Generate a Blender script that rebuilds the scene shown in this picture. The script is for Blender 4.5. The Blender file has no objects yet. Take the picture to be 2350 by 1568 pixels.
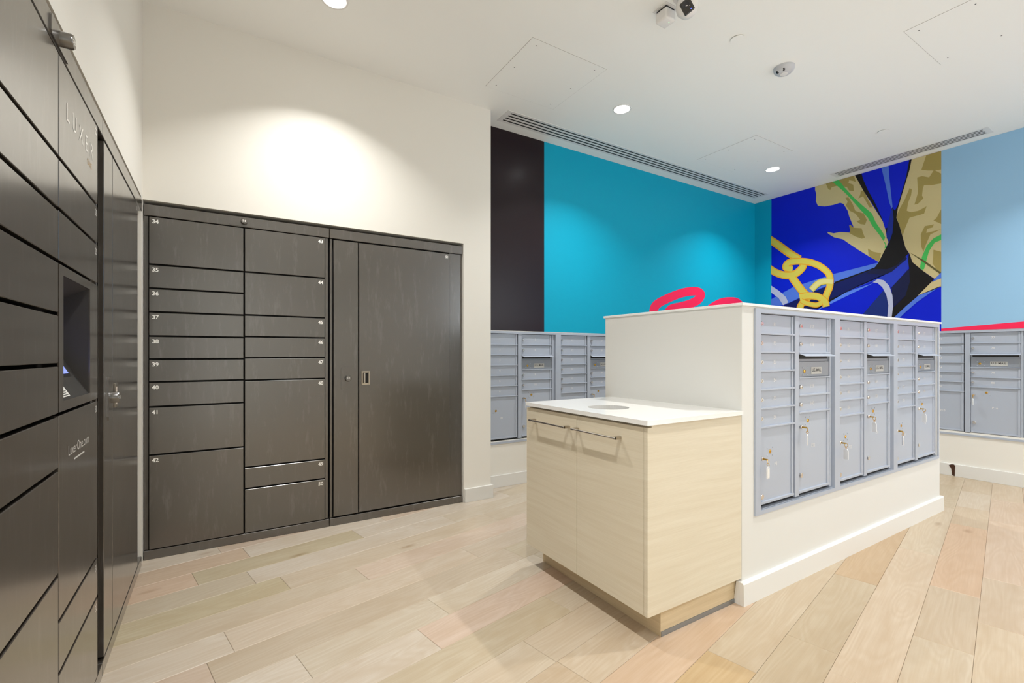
import bpy, bmesh, math, random
from mathutils import Matrix, Vector
from mathutils.geometry import tessellate_polygon

# ------------------------------------------------------------------ scene, camera, light, exposure
scene = bpy.context.scene
COL = scene.collection
random.seed(7)

cam_data = bpy.data.cameras.new('camera')
cam_data.sensor_width = 36.0
cam_data.lens = 36.0 * 1069.56 / 2350.0
cam_data.shift_y = (813.9 - 784.0) / 2350.0
cam_data.clip_start = 0.02
camera = bpy.data.objects.new('camera', cam_data)
camera.location = (0.0, 0.0, 1.15)
camera.rotation_euler = (math.radians(90), 0, math.radians(-31.72))
COL.objects.link(camera)
scene.camera = camera

world = bpy.data.worlds.new('room_world')
world.use_nodes = True
world.node_tree.nodes['Background'].inputs[0].default_value = (0.90, 0.96, 1.0, 1)
world.node_tree.nodes['Background'].inputs[1].default_value = 3.2  # cool fill that enters through the two added openings
scene.world = world

scene.view_settings.view_transform = 'Standard'
scene.view_settings.look = 'None'
scene.view_settings.gamma = 1.0
scene.view_settings.use_curve_mapping = False
scene.view_settings.exposure = 0.09
DOWNLIGHT_WATTS = 13.5
DOWNLIGHT_SPREAD = math.radians(115)
DOWNLIGHT_COLOR = (1.0, 0.985, 0.955)
CEILING_Z = 3.114
DOWNLIGHTS = [(0.52, 2.71), (2.71, 2.71), (4.95, 2.75), (0.52, 0.75), (2.71, 0.75), (4.95, 0.75),
              (0.52, -1.20), (2.71, -1.20), (4.95, -1.20)]  # this last row is unseen, added as fill light

# ------------------------------------------------------------------ room dimensions (metres)
LEFT_X = -0.384          # left wall at the corner
BACK_Y = 3.278           # wall with the built-in lockers
PIER_X = 1.8246          # where that wall ends
TEAL_Y = 3.50            # painted back wall
RIGHT_X = 5.88           # painted right wall
REAR_Y = -2.2            # wall behind the camera
LEFT_SLOPE = 0.0122      # the left wall is slightly out of square
LEFT_ANGLE = math.radians(90) + math.atan(LEFT_SLOPE)
LOCKER_OPEN_Z = 2.013

# ------------------------------------------------------------------ materials
def srgb(r, g, b):
    def f(c):
        c /= 255.0
        return c / 12.92 if c <= 0.04045 else ((c + 0.055) / 1.055) ** 2.4
    return (f(r), f(g), f(b), 1.0)

MATS = {}
def mat(name, color, rough=0.5, metal=0.0, spec=0.5, coat=0.0, trans=0.0, emit=None, emit_strength=0.0,
        bump=0.0, bump_scale=200.0, mottling=0.0, mottling_scale=3.0):
    m = bpy.data.materials.new(name); m.use_nodes = True
    nt = m.node_tree; b = nt.nodes['Principled BSDF']
    b.inputs['Base Color'].default_value = color
    b.inputs['Roughness'].default_value = rough
    b.inputs['Metallic'].default_value = metal
    b.inputs['Specular IOR Level'].default_value = spec
    b.inputs['Coat Weight'].default_value = coat
    b.inputs['Transmission Weight'].default_value = trans
    if emit:
        b.inputs['Emission Color'].default_value = emit
        b.inputs['Emission Strength'].default_value = emit_strength
    tc = None
    if bump or mottling:
        tc = nt.nodes.new('ShaderNodeTexCoord')
    if bump:
        n = nt.nodes.new('ShaderNodeTexNoise'); n.inputs['Scale'].default_value = bump_scale; n.inputs['Detail'].default_value = 3
        bp = nt.nodes.new('ShaderNodeBump'); bp.inputs['Strength'].default_value = bump; bp.inputs['Distance'].default_value = 0.002
        nt.links.new(tc.outputs['Object'], n.inputs['Vector'])
        nt.links.new(n.outputs['Fac'], bp.inputs['Height']); nt.links.new(bp.outputs['Normal'], b.inputs['Normal'])
    if mottling:
        n = nt.nodes.new('ShaderNodeTexNoise'); n.inputs['Scale'].default_value = mottling_scale; n.inputs['Detail'].default_value = 4
        mx = nt.nodes.new('ShaderNodeMix'); mx.data_type = 'RGBA'
        dark = tuple(c * (1 - mottling) for c in color[:3]) + (1,)
        lite = tuple(min(1, c * (1 + mottling)) for c in color[:3]) + (1,)
        mx.inputs['A'].default_value = dark; mx.inputs['B'].default_value = lite
        nt.links.new(tc.outputs['Object'], n.inputs['Vector'])
        nt.links.new(n.outputs['Fac'], mx.inputs['Factor']); nt.links.new(mx.outputs['Result'], b.inputs['Base Color'])
    MATS[name] = m
    return m

def node(nt, kind, **inputs):
    n = nt.nodes.new(kind)
    for k, v in inputs.items():
        n.inputs[k].default_value = v
    return n

mat('wall_paint', srgb(236, 233, 225), 0.55, bump=0.06, bump_scale=350)
mat('ceiling_paint', srgb(247, 247, 244), 0.7)
mat('trim_paint', srgb(230, 229, 225), 0.35)
mat('island_paint', srgb(225, 225, 221), 0.5, bump=0.05, bump_scale=350)
mat('quartz', srgb(244, 244, 242), 0.18, mottling=0.015, mottling_scale=60)
mat('black_gap', srgb(16, 15, 14), 0.6)
mat('slot_dark', srgb(52, 52, 56), 0.7)
mat('joint_grey', srgb(168, 164, 158), 0.8)
mat('locker_number', srgb(255, 254, 250), 0.35, spec=1.0, coat=1.0)
mat('locker_gold', srgb(196, 150, 70), 0.4)
mat('mail_metal', srgb(176, 184, 198), 0.36, spec=0.6, bump=0.04, bump_scale=900)
mat('mail_plate', srgb(150, 156, 166), 0.32, metal=0.25, spec=0.6, bump=0.03, bump_scale=900)
mat('mail_number', srgb(228, 226, 224), 0.5)
mat('mail_label', srgb(196, 196, 192), 0.4)
mat('ink', srgb(24, 24, 26), 0.5)
mat('chrome', srgb(222, 218, 214), 0.16, metal=1.0)
mat('satin_steel', srgb(186, 178, 166), 0.3, metal=1.0)
mat('brass', srgb(214, 172, 84), 0.25, metal=1.0)
mat('clear_plastic', srgb(245, 246, 248), 0.12, trans=0.15)
mat('paper', srgb(240, 238, 232), 0.6)
mat('teal_paint', srgb(0, 166, 200), 0.5, spec=0.25)
mat('plum_paint', srgb(32, 20, 25), 0.26, spec=0.28)
mat('sky_paint', srgb(150, 194, 228), 0.5)
mat('red_paint', srgb(250, 30, 84), 0.45)
mat('white_plastic', srgb(232, 230, 228), 0.35)
mat('grey_plastic', srgb(196, 197, 202), 0.35)
mat('black_gloss', srgb(18, 14, 14), 0.08, coat=0.5)
mat('blue_led', srgb(40, 60, 255), 0.3, emit=(0.08, 0.12, 1.0, 1), emit_strength=6)
mat('green_led', srgb(120, 230, 140), 0.3, emit=(0.4, 1.0, 0.5, 1), emit_strength=2)
mat('screen', srgb(50, 80, 220), 0.2, emit=(0.10, 0.17, 0.95, 1), emit_strength=0.55)
mat('kiosk_plastic', srgb(62, 60, 58), 0.6, spec=0.3)
mat('screen_bar', srgb(120, 140, 240), 0.2, emit=(0.35, 0.42, 1.0, 1), emit_strength=0.7)
mat('sticker_orange', srgb(236, 168, 50), 0.5)
mat('lens_glow', srgb(255, 255, 255), 0.5, emit=(1.0, 0.985, 0.96, 1), emit_strength=9.0)
mat('brown_stain', srgb(66, 34, 12), 0.6, mottling=0.4, mottling_scale=80)
mat('subfloor', srgb(120, 84, 54), 0.8)
mat('steel_strip', srgb(150, 156, 160), 0.3, metal=0.8)
for nm, c in dict(royal=(0, 28, 208), tan=(206, 190, 140), olive=(166, 148, 84), green=(76, 190, 92), darkolive=(96, 90, 52),
                  lightblue=(84, 122, 222), brightblue=(92, 134, 240), navy=(14, 24, 92), nightblue=(22, 26, 66), midblue=(40, 62, 196),
                  darkblue=(24, 44, 118), midnavy=(26, 46, 150), black=(22, 18, 18), lilac=(190, 194, 220), orange=(238, 170, 44),
                  yellow=(222, 204, 84), paleyellow=(226, 216, 140)).items():
    mat('mural_' + nm, srgb(*c), 0.5, spec=0.25, mottling=0.05, mottling_scale=5)

_b = MATS['locker_number'].node_tree.nodes['Principled BSDF']
_b.inputs['Coat IOR'].default_value = 1.8; _b.inputs['Coat Roughness'].default_value = 0.2

def locker_paint():
    m = bpy.data.materials.new('locker_paint'); m.use_nodes = True; nt = m.node_tree; b = nt.nodes['Principled BSDF']
    geo = nt.nodes.new('ShaderNodeNewGeometry')
    mp = nt.nodes.new('ShaderNodeMapping'); mp.inputs['Scale'].default_value = (14, 14, 2.2)
    nt.links.new(geo.outputs['Position'], mp.inputs['Vector'])
    streak = node(nt, 'ShaderNodeTexNoise', Scale=2.4, Detail=6, Roughness=0.7)
    nt.links.new(mp.outputs['Vector'], streak.inputs['Vector'])
    cloud = node(nt, 'ShaderNodeTexNoise', Scale=3.0, Detail=5, Roughness=0.6)
    nt.links.new(geo.outputs['Position'], cloud.inputs['Vector'])
    r1 = nt.nodes.new('ShaderNodeValToRGB')
    r1.color_ramp.elements[0].position = 0.54; r1.color_ramp.elements[0].color = (0, 0, 0, 1)
    r1.color_ramp.elements[1].position = 0.86; r1.color_ramp.elements[1].color = (1, 1, 1, 1)
    nt.links.new(streak.outputs['Fac'], r1.inputs['Fac'])
    base = nt.nodes.new('ShaderNodeMix'); base.data_type = 'RGBA'
    base.inputs['A'].default_value = srgb(46, 40, 34); base.inputs['B'].default_value = srgb(58, 51, 43)
    nt.links.new(cloud.outputs['Fac'], base.inputs['Factor'])
    mx = nt.nodes.new('ShaderNodeMix'); mx.data_type = 'RGBA'; mx.inputs['B'].default_value = srgb(98, 95, 92)
    sc = node(nt, 'ShaderNodeMath'); sc.operation = 'MULTIPLY'; sc.inputs[1].default_value = 0.8
    nt.links.new(r1.outputs['Color'], sc.inputs[0]); nt.links.new(sc.outputs[0], mx.inputs['Factor'])
    nt.links.new(base.outputs['Result'], mx.inputs['A']); nt.links.new(mx.outputs['Result'], b.inputs['Base Color'])
    rr = node(nt, 'ShaderNodeMapRange'); rr.inputs['To Min'].default_value = 0.25; rr.inputs['To Max'].default_value = 0.38
    nt.links.new(cloud.outputs['Fac'], rr.inputs['Value']); nt.links.new(rr.outputs['Result'], b.inputs['Roughness'])
    b.inputs['Specular IOR Level'].default_value = 1.0
    b.inputs['Coat Weight'].default_value = 1.0
    b.inputs['Coat IOR'].default_value = 1.8
    b.inputs['Coat Roughness'].default_value = 0.20
    fine = node(nt, 'ShaderNodeTexNoise', Scale=1500.0, Detail=2)
    nt.links.new(geo.outputs['Position'], fine.inputs['Vector'])
    bp = node(nt, 'ShaderNodeBump', Strength=0.05, Distance=0.001)
    nt.links.new(fine.outputs['Fac'], bp.inputs['Height']); nt.links.new(bp.outputs['Normal'], b.inputs['Normal'])
    MATS['locker_paint'] = m
locker_paint()

def veneer(name, light, dark):
    m = bpy.data.materials.new(name); m.use_nodes = True; nt = m.node_tree; b = nt.nodes['Principled BSDF']
    geo = nt.nodes.new('ShaderNodeNewGeometry')
    warp = node(nt, 'ShaderNodeTexNoise', Scale=1.6, Detail=2)
    nt.links.new(geo.outputs['Position'], warp.inputs['Vector'])
    addv = nt.nodes.new('ShaderNodeVectorMath'); addv.operation = 'MULTIPLY_ADD'
    addv.inputs[1].default_value = (0.0, 0.0, 0.05)
    nt.links.new(warp.outputs['Color'], addv.inputs[0]); nt.links.new(geo.outputs['Position'], addv.inputs[2])
    mp = nt.nodes.new('ShaderNodeMapping'); mp.inputs['Scale'].default_value = (2.5, 2.5, 260.0)
    nt.links.new(addv.outputs[0], mp.inputs['Vector'])
    g1 = node(nt, 'ShaderNodeTexNoise', Scale=1.6, Detail=5, Roughness=0.65)
    nt.links.new(mp.outputs['Vector'], g1.inputs['Vector'])
    mp2 = nt.nodes.new('ShaderNodeMapping'); mp2.inputs['Scale'].default_value = (1.5, 1.5, 30.0)
    nt.links.new(addv.outputs[0], mp2.inputs['Vector'])
    g2 = node(nt, 'ShaderNodeTexNoise', Scale=1.4, Detail=3)
    nt.links.new(mp2.outputs['Vector'], g2.inputs['Vector'])
    ad = nt.nodes.new('ShaderNodeMath'); ad.operation = 'MULTIPLY_ADD'; ad.inputs[1].default_value = 0.55
    nt.links.new(g1.outputs['Fac'], ad.inputs[0])
    ml = nt.nodes.new('ShaderNodeMath'); ml.operation = 'MULTIPLY'; ml.inputs[1].default_value = 0.45
    nt.links.new(g2.outputs['Fac'], ml.inputs[0]); nt.links.new(ml.outputs[0], ad.inputs[2])
    rp = nt.nodes.new('ShaderNodeValToRGB')
    rp.color_ramp.elements[0].position = 0.30; rp.color_ramp.elements[0].color = dark
    rp.color_ramp.elements[1].position = 0.64; rp.color_ramp.elements[1].color = light
    nt.links.new(ad.outputs[0], rp.inputs['Fac']); nt.links.new(rp.outputs['Color'], b.inputs['Base Color'])
    b.inputs['Roughness'].default_value = 0.5
    MATS[name] = m
veneer('veneer', srgb(228, 219, 198), srgb(214, 202, 177))
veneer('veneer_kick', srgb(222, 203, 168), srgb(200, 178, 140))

def plank_wood():
    m = bpy.data.materials.new('plank_wood'); m.use_nodes = True; nt = m.node_tree; b = nt.nodes['Principled BSDF']
    tc = nt.nodes.new('ShaderNodeTexCoord'); oi = nt.nodes.new('ShaderNodeObjectInfo')
    off = nt.nodes.new('ShaderNodeVectorMath'); off.operation = 'MULTIPLY_ADD'
    off.inputs[1].default_value = (37.0, 53.0, 11.0)
    cmb = nt.nodes.new('ShaderNodeCombineXYZ')
    for i in range(3): nt.links.new(oi.outputs['Random'], cmb.inputs[i])
    nt.links.new(cmb.outputs[0], off.inputs[0]); nt.links.new(tc.outputs['Object'], off.inputs[2])
    # cathedral grain: contour lines of a stretched noise
    mp = nt.nodes.new('ShaderNodeMapping'); mp.inputs['Scale'].default_value = (1.3, 7.5, 1.0)
    nt.links.new(off.outputs[0], mp.inputs['Vector'])
    n1 = node(nt, 'ShaderNodeTexNoise', Scale=1.0, Detail=1.5, Roughness=0.4, Distortion=0.35)
    nt.links.new(mp.outputs['Vector'], n1.inputs['Vector'])
    mul = nt.nodes.new('ShaderNodeMath'); mul.operation = 'MULTIPLY'; mul.inputs[1].default_value = 95.0
    nt.links.new(n1.outputs['Fac'], mul.inputs[0])
    sn = nt.nodes.new('ShaderNodeMath'); sn.operation = 'SINE'; nt.links.new(mul.outputs[0], sn.inputs[0])
    s01 = node(nt, 'ShaderNodeMapRange'); s01.inputs['From Min'].default_value = -1; s01.inputs['From Max'].default_value = 1
    nt.links.new(sn.outputs[0], s01.inputs['Value'])
    # fine straight fibres
    mp2 = nt.nodes.new('ShaderNodeMapping'); mp2.inputs['Scale'].default_value = (4.0, 130.0, 1.0)
    nt.links.new(off.outputs[0], mp2.inputs['Vector'])
    n2 = node(nt, 'ShaderNodeTexNoise', Scale=1.0, Detail=4, Roughness=0.6)
    nt.links.new(mp2.outputs['Vector'], n2.inputs['Vector'])
    # broad stains along the board
    mp3 = nt.nodes.new('ShaderNodeMapping'); mp3.inputs['Scale'].default_value = (1.8, 6.0, 1.0)
    nt.links.new(off.outputs[0], mp3.inputs['Vector'])
    n3 = node(nt, 'ShaderNodeTexNoise', Scale=1.3, Detail=4, Roughness=0.6, Distortion=0.6)
    nt.links.new(mp3.outputs['Vector'], n3.inputs['Vector'])
    # sparse knots
    vo = node(nt, 'ShaderNodeTexVoronoi', Scale=2.3); vo.feature = 'F1'
    mp4 = nt.nodes.new('ShaderNodeMapping'); mp4.inputs['Scale'].default_value = (0.7, 1.7, 1.0)
    nt.links.new(off.outputs[0], mp4.inputs['Vector'])
    wob = nt.nodes.new('ShaderNodeVectorMath'); wob.operation = 'MULTIPLY_ADD'; wob.inputs[1].default_value = (0.12, 0.12, 0.0)
    nt.links.new(n3.outputs['Color'], wob.inputs[0]); nt.links.new(mp4.outputs['Vector'], wob.inputs[2])
    nt.links.new(wob.outputs[0], vo.inputs['Vector'])
    kr = nt.nodes.new('ShaderNodeValToRGB')
    kr.color_ramp.elements[0].position = 0.02; kr.color_ramp.elements[0].color = (1, 1, 1, 1)
    kr.color_ramp.elements[1].position = 0.10; kr.color_ramp.elements[1].color = (0, 0, 0, 1)
    nt.links.new(vo.outputs['Distance'], kr.inputs['Fac'])

    def mixcol(fac, a, bb, blend='MIX'):
        x = nt.nodes.new('ShaderNodeMix'); x.data_type = 'RGBA'; x.blend_type = blend
        if isinstance(fac, float): x.inputs['Factor'].default_value = fac
        else: nt.links.new(fac, x.inputs['Factor'])
        for s, v in (('A', a), ('B', bb)):
            if isinstance(v, tuple): x.inputs[s].default_value = v
            else: nt.links.new(v, x.inputs[s])
        return x.outputs['Result']
    def scale(sock, k, o=0.0):
        x = nt.nodes.new('ShaderNodeMath'); x.operation = 'MULTIPLY_ADD'; x.inputs[1].default_value = k; x.inputs[2].default_value = o
        x.use_clamp = True; nt.links.new(sock, x.inputs[0]); return x.outputs[0]
    base = oi.outputs['Color']
    darker = mixcol(1.0, base, (0.80, 0.72, 0.62, 1), 'MULTIPLY')
    brown = mixcol(1.0, base, (0.52, 0.40, 0.28, 1), 'MULTIPLY')
    c = mixcol(scale(s01.outputs['Result'], 0.34), base, darker)
    c = mixcol(scale(n2.outputs['Fac'], 1.3, -0.42), c, darker)
    c = mixcol(scale(n3.outputs['Fac'], 2.2, -1.0), c, darker)
    c = mixcol(scale(kr.outputs['Color'], 0.7), c, brown)
    nt.links.new(c, b.inputs['Base Color'])
    b.inputs['Roughness'].default_value = 0.36
    bp = node(nt, 'ShaderNodeBump', Strength=0.08, Distance=0.002)
    nt.links.new(n2.outputs['Fac'], bp.inputs['Height']); nt.links.new(bp.outputs['Normal'], b.inputs['Normal'])
    MATS['plank_wood'] = m
plank_wood()

# ------------------------------------------------------------------ mesh helpers
def add_box(bm, x0, x1, y0, y1, z0, z1, bevel=0.0):
    r = bmesh.ops.create_cube(bm, size=1.0)
    vs = r['verts']
    for v in vs:
        v.co = Vector((x0 + (v.co.x + 0.5) * (x1 - x0), y0 + (v.co.y + 0.5) * (y1 - y0), z0 + (v.co.z + 0.5) * (z1 - z0)))
    if bevel:
        es = {e for v in vs for e in v.link_edges}
        bmesh.ops.bevel(bm, geom=list(es), offset=bevel, segments=1, affect='EDGES', profile=0.5)
    return bm

def box(x0, x1, y0, y1, z0, z1, bevel=0.0):
    return add_box(bmesh.new(), x0, x1, y0, y1, z0, z1, bevel)

def add_cyl(bm, c, r, depth, axis='z', seg=20, r2=None):
    rot = {'z': Matrix(), 'y': Matrix.Rotation(math.radians(90), 4, 'X'), 'x': Matrix.Rotation(math.radians(90), 4, 'Y')}[axis]
    bmesh.ops.create_cone(bm, cap_ends=True, segments=seg, radius1=r, radius2=r if r2 is None else r2, depth=depth,
                          matrix=Matrix.Translation(c) @ rot)
    return bm

def add_lathe(bm, prof, seg=32, matrix=None):
    rings = []
    for (r, z) in prof:
        if r < 1e-6:
            rings.append([bm.verts.new((0, 0, z))])
        else:
            rings.append([bm.verts.new((r * math.cos(2 * math.pi * i / seg), r * math.sin(2 * math.pi * i / seg), z)) for i in range(seg)])
    new = [v for ring in rings for v in ring]
    for a, c in zip(rings, rings[1:]):
        for i in range(seg):
            j = (i + 1) % seg
            if len(a) == 1 and len(c) == 1: continue
            if len(a) == 1: bm.faces.new((a[0], c[j], c[i]))
            elif len(c) == 1: bm.faces.new((a[i], a[j], c[0]))
            else: bm.faces.new((a[i], a[j], c[j], c[i]))
    if matrix:
        bmesh.ops.transform(bm, matrix=matrix, verts=new)
    return bm

def add_torus(bm, c, R, r, plane='xz', seg=20, sseg=8):
    vs = []
    for i in range(seg):
        a = 2 * math.pi * i / seg; row = []
        for j in range(sseg):
            t = 2 * math.pi * j / sseg
            p = ((R + r * math.cos(t)) * math.cos(a), (R + r * math.cos(t)) * math.sin(a), r * math.sin(t))
            q = {'xz': (p[0], p[2], p[1]), 'yz': (p[2], p[0], p[1]), 'xy': p}[plane]
            row.append(bm.verts.new((c[0] + q[0], c[1] + q[1], c[2] + q[2])))
        vs.append(row)
    for i in range(seg):
        for j in range(sseg):
            bm.faces.new((vs[i][j], vs[(i + 1) % seg][j], vs[(i + 1) % seg][(j + 1) % sseg], vs[i][(j + 1) % sseg]))
    return bm

def add_prism(bm, pts, y0, y1):
    """closed outline (x, z) extruded between y0 and y1"""
    a = [bm.verts.new((p[0], y0, p[1])) for p in pts]
    b = [bm.verts.new((p[0], y1, p[1])) for p in pts]
    bm.faces.new(a); bm.faces.new(list(reversed(b)))
    n = len(pts)
    for i in range(n):
        bm.faces.new((a[(i + 1) % n], a[i], b[i], b[(i + 1) % n]))
    return bm

def to_mesh(bm, name, smooth=False):
    bmesh.ops.recalc_face_normals(bm, faces=bm.faces)
    me = bpy.data.meshes.new(name); bm.to_mesh(me); bm.free()
    if smooth:
        me.shade_smooth(); me.set_sharp_from_angle(angle=math.radians(40))
    return me

def obj(name, me, material, parent=None, loc=(0, 0, 0), rotz=0.0, label=None):
    """link a mesh (or bmesh) as ONE object"""
    if isinstance(me, bmesh.types.BMesh):
        me = to_mesh(me, name)
    if not me.materials:
        me.materials.append(MATS[material])
    o = bpy.data.objects.new(name, me); COL.objects.link(o)
    o.location = loc; o.rotation_euler = (0, 0, rotz)
    if parent: o.parent = parent
    if label: o['label'] = label
    return o

def thing(name, label, cat, loc=(0, 0, 0), rotz=0.0, group=None):
    o = bpy.data.objects.new(name, None); COL.objects.link(o)
    o.empty_display_size = 0.05
    o.location = loc; o.rotation_euler = (0, 0, rotz)
    o['label'] = label; o['category'] = cat
    if group: o['group'] = group
    return o

def struct(name, me, material, parent=None, label=None, **kw):
    o = obj(name, me, material, parent, **kw)
    if not parent: o['kind'] = 'structure'
    if label: o['label'] = label
    return o

CACHE = {}
def shared(key, build, smooth=False):
    if key not in CACHE:
        CACHE[key] = to_mesh(build(), key[0], smooth)
    return CACHE[key]

TEXTS = {}
def text_mesh(s, size, material, align='CENTER', bold=0.0, spacing=1.0):
    key = (s, size, material, align, bold, spacing)
    if key in TEXTS: return TEXTS[key]
    cu = bpy.data.curves.new('lettering', 'FONT')
    cu.body = s; cu.size = size; cu.align_x = align; cu.align_y = 'CENTER'
    cu.offset = bold * size; cu.space_character = spacing; cu.resolution_u = 3
    tmp = bpy.data.objects.new('lettering', cu); COL.objects.link(tmp)
    bpy.context.view_layer.update()
    me = bpy.data.meshes.new_from_object(tmp.evaluated_get(bpy.context.evaluated_depsgraph_get()))
    bpy.data.objects.remove(tmp); bpy.data.curves.remove(cu)
    for v in me.vertices:
        v.co = Vector((v.co.x, 0.0, v.co.y))
    me.materials.clear(); me.materials.append(MATS[material]); me.name = 'lettering'
    TEXTS[key] = me
    return me

# ------------------------------------------------------------------ floor
PLANK_A = math.radians(11.6)
CA, SA = math.cos(PLANK_A), math.sin(PLANK_A)
JOINTS = {-1: [0.734], 0: [1.33], 1: [1.915], 2: [0.78, 2.155], 3: [1.103], 4: [0.456, 1.676], 5: [1.86], 6: [0.621, 1.215],
          7: [1.049], 8: [1.629], 12: [1.795], 13: [2.91], 14: [2.0, 3.585], 15: [2.507, 3.113, 4.36, 4.89, 5.455],
          16: [2.83, 3.425, 4.62], 17: [5.2]}
TONES = [(236, 224, 208), (233, 218, 199), (228, 213, 192), (238, 227, 212), (223, 210, 188), (235, 216, 198), (230, 216, 195), (234, 222, 203)]
SPECIAL = {(7, 1.0, 1.8): (236, 214, 196), (2, 0.0, 0.7): (219, 206, 176), (12, 1.0, 1.7): (226, 203, 166), (13, 3.0, 4.0): (225, 202, 172),
           (15, 3.2, 4.2): (234, 208, 183), (8, 0.9, 1.5): (221, 207, 182), (0, 0.7, 1.2): (224, 211, 182), (-1, 0.2, 0.6): (234, 211, 187),
           (0, -0.4, 0.2): (236, 211, 188), (11, 1.0, 1.6): (238, 216, 196), (5, 2.0, 2.3): (225, 212, 188)}

def clip(poly, axis, val, keep_less):
    out = []
    for i in range(len(poly)):
        p, q = poly[i], poly[(i + 1) % len(poly)]
        ip = (p[axis] <= val) == keep_less or abs(p[axis] - val) < 1e-9
        iq = (q[axis] <= val) == keep_less or abs(q[axis] - val) < 1e-9
        if ip: out.append(p)
        if ip != iq:
            t = (val - p[axis]) / (q[axis] - p[axis])
            out.append((p[0] + t * (q[0] - p[0]), p[1] + t * (q[1] - p[1])))
    return out

def inset(poly, d):
    n = len(poly); out = []
    for i in range(n):
        p0, p1, p2 = Vector(poly[i - 1]), Vector(poly[i]), Vector(poly[(i + 1) % n])
        e1, e2 = (p1 - p0).normalized(), (p2 - p1).normalized()
        n1, n2 = Vector((-e1.y, e1.x)), Vector((-e2.y, e2.x))
        k = n1 + n2
        den = 1 + n1.dot(n2)
        out.append(tuple(p1 + k * (d / max(den, 0.3))))
    return out

FLOOR_X0, FLOOR_X1, FLOOR_Y0, FLOOR_Y1 = -0.46, RIGHT_X, REAR_Y, TEAL_Y
floor = struct('floor', box(FLOOR_X0, FLOOR_X1, FLOOR_Y0, FLOOR_Y1, -0.05, -0.011), 'subfloor',
               label='pale wood plank floor laid slightly askew to the walls')

def build_floor():
    W = 0.1785
    for k in range(-5, 36):
        b1 = 2.94 - W * k; b0 = b1 - W
        js = sorted(JOINTS.get(k, [])); rnd = random.Random(100 + k)
        if not js: js = [rnd.uniform(0.2, 1.4)]
        full = [js[0]]
        for nxt in js[1:]: full.append(nxt)
        while full[0] > -1.2: full.insert(0, full[0] - rnd.uniform(0.75, 1.6))
        while full[-1] < 7.2: full.append(full[-1] + rnd.uniform(0.7, 1.5))
        for a0, a1 in zip(full, full[1:]):
            quad = [(a0, b0), (a1, b0), (a1, b1), (a0, b1)]
            wpoly = [(a * CA - b * SA, a * SA + b * CA) for a, b in quad]
            for ax, v, less in ((0, FLOOR_X0, False), (0, FLOOR_X1, True), (1, FLOOR_Y0, False), (1, FLOOR_Y1, True)):
                if wpoly: wpoly = clip(wpoly, ax, v, less)
            if len(wpoly) < 3: continue
            area = 0.5 * sum(wpoly[i - 1][0] * wpoly[i][1] - wpoly[i][0] * wpoly[i - 1][1] for i in range(len(wpoly)))
            if area < 0.004: continue
            cx, cy = 0.5 * (a0 + a1), 0.5 * (b0 + b1)
            pts = [(x * CA + y * SA - cx, -x * SA + y * CA - cy) for x, y in wpoly]
            p2 = [pts[0]]
            for p in pts[1:]:
                if (Vector(p) - Vector(p2[-1])).length > 0.004: p2.append(p)
            if (Vector(p2[0]) - Vector(p2[-1])).length < 0.004: p2.pop()
            if len(p2) < 3: continue
            outer = inset(p2, 0.0004); inner = inset(p2, 0.0018)
            bm = bmesh.new()
            lo = [bm.verts.new((x, y, -0.010)) for x, y in outer]
            mi = [bm.verts.new((x, y, -0.0012)) for x, y in outer]
            hi = [bm.verts.new((x, y, 0.0)) for x, y in inner]
            bm.faces.new(hi)
            n = len(lo)
            for i in range(n):
                j = (i + 1) % n
                bm.faces.new((lo[i], lo[j], mi[j], mi[i])); bm.faces.new((mi[i], mi[j], hi[j], hi[i]))
            o = obj('plank', bm, 'plank_wood', floor, (cx * CA - cy * SA, cx * SA + cy * CA, 0), PLANK_A)
            tone = rnd.choice(TONES)
            for (kk, s0, s1), c in SPECIAL.items():
                if kk == k and a0 < 0.5 * (s0 + s1) < a1: tone = c
            j = 0.75 * rnd.uniform(0.96, 1.03)
            c = srgb(*tone)
            if k >= 10: c = (c[0] * 0.93, c[1] * 0.88, c[2] * 0.80)      # dimmer, warmer light on the right side painted into these boards' colour
            o.color = (c[0] * j, c[1] * j, c[2] * j, 1)
build_floor()

# ------------------------------------------------------------------ ceiling and walls
ceiling = struct('ceiling', box(-0.7, 6.1, REAR_Y - 0.2, 3.75, CEILING_Z, CEILING_Z + 0.12), 'ceiling_paint', label='flat off-white painted ceiling with recessed lights')

# wall with the built-in lockers (opening from the left corner to the pier)
bm = bmesh.new()
add_box(bm, -0.75, PIER_X, BACK_Y, 3.72, LOCKER_OPEN_Z, CEILING_Z)
add_box(bm, 1.583, PIER_X, BACK_Y, 3.72, 0, LOCKER_OPEN_Z)
add_box(bm, -0.75, 1.583, 3.66, 3.72, 0, LOCKER_OPEN_Z)
add_box(bm, -0.75, LEFT_X - 0.001, BACK_Y, 3.66, 0, LOCKER_OPEN_Z)
struct('wall_back', bm, 'wall_paint', label='white wall above and beside the built-in dark lockers')

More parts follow.
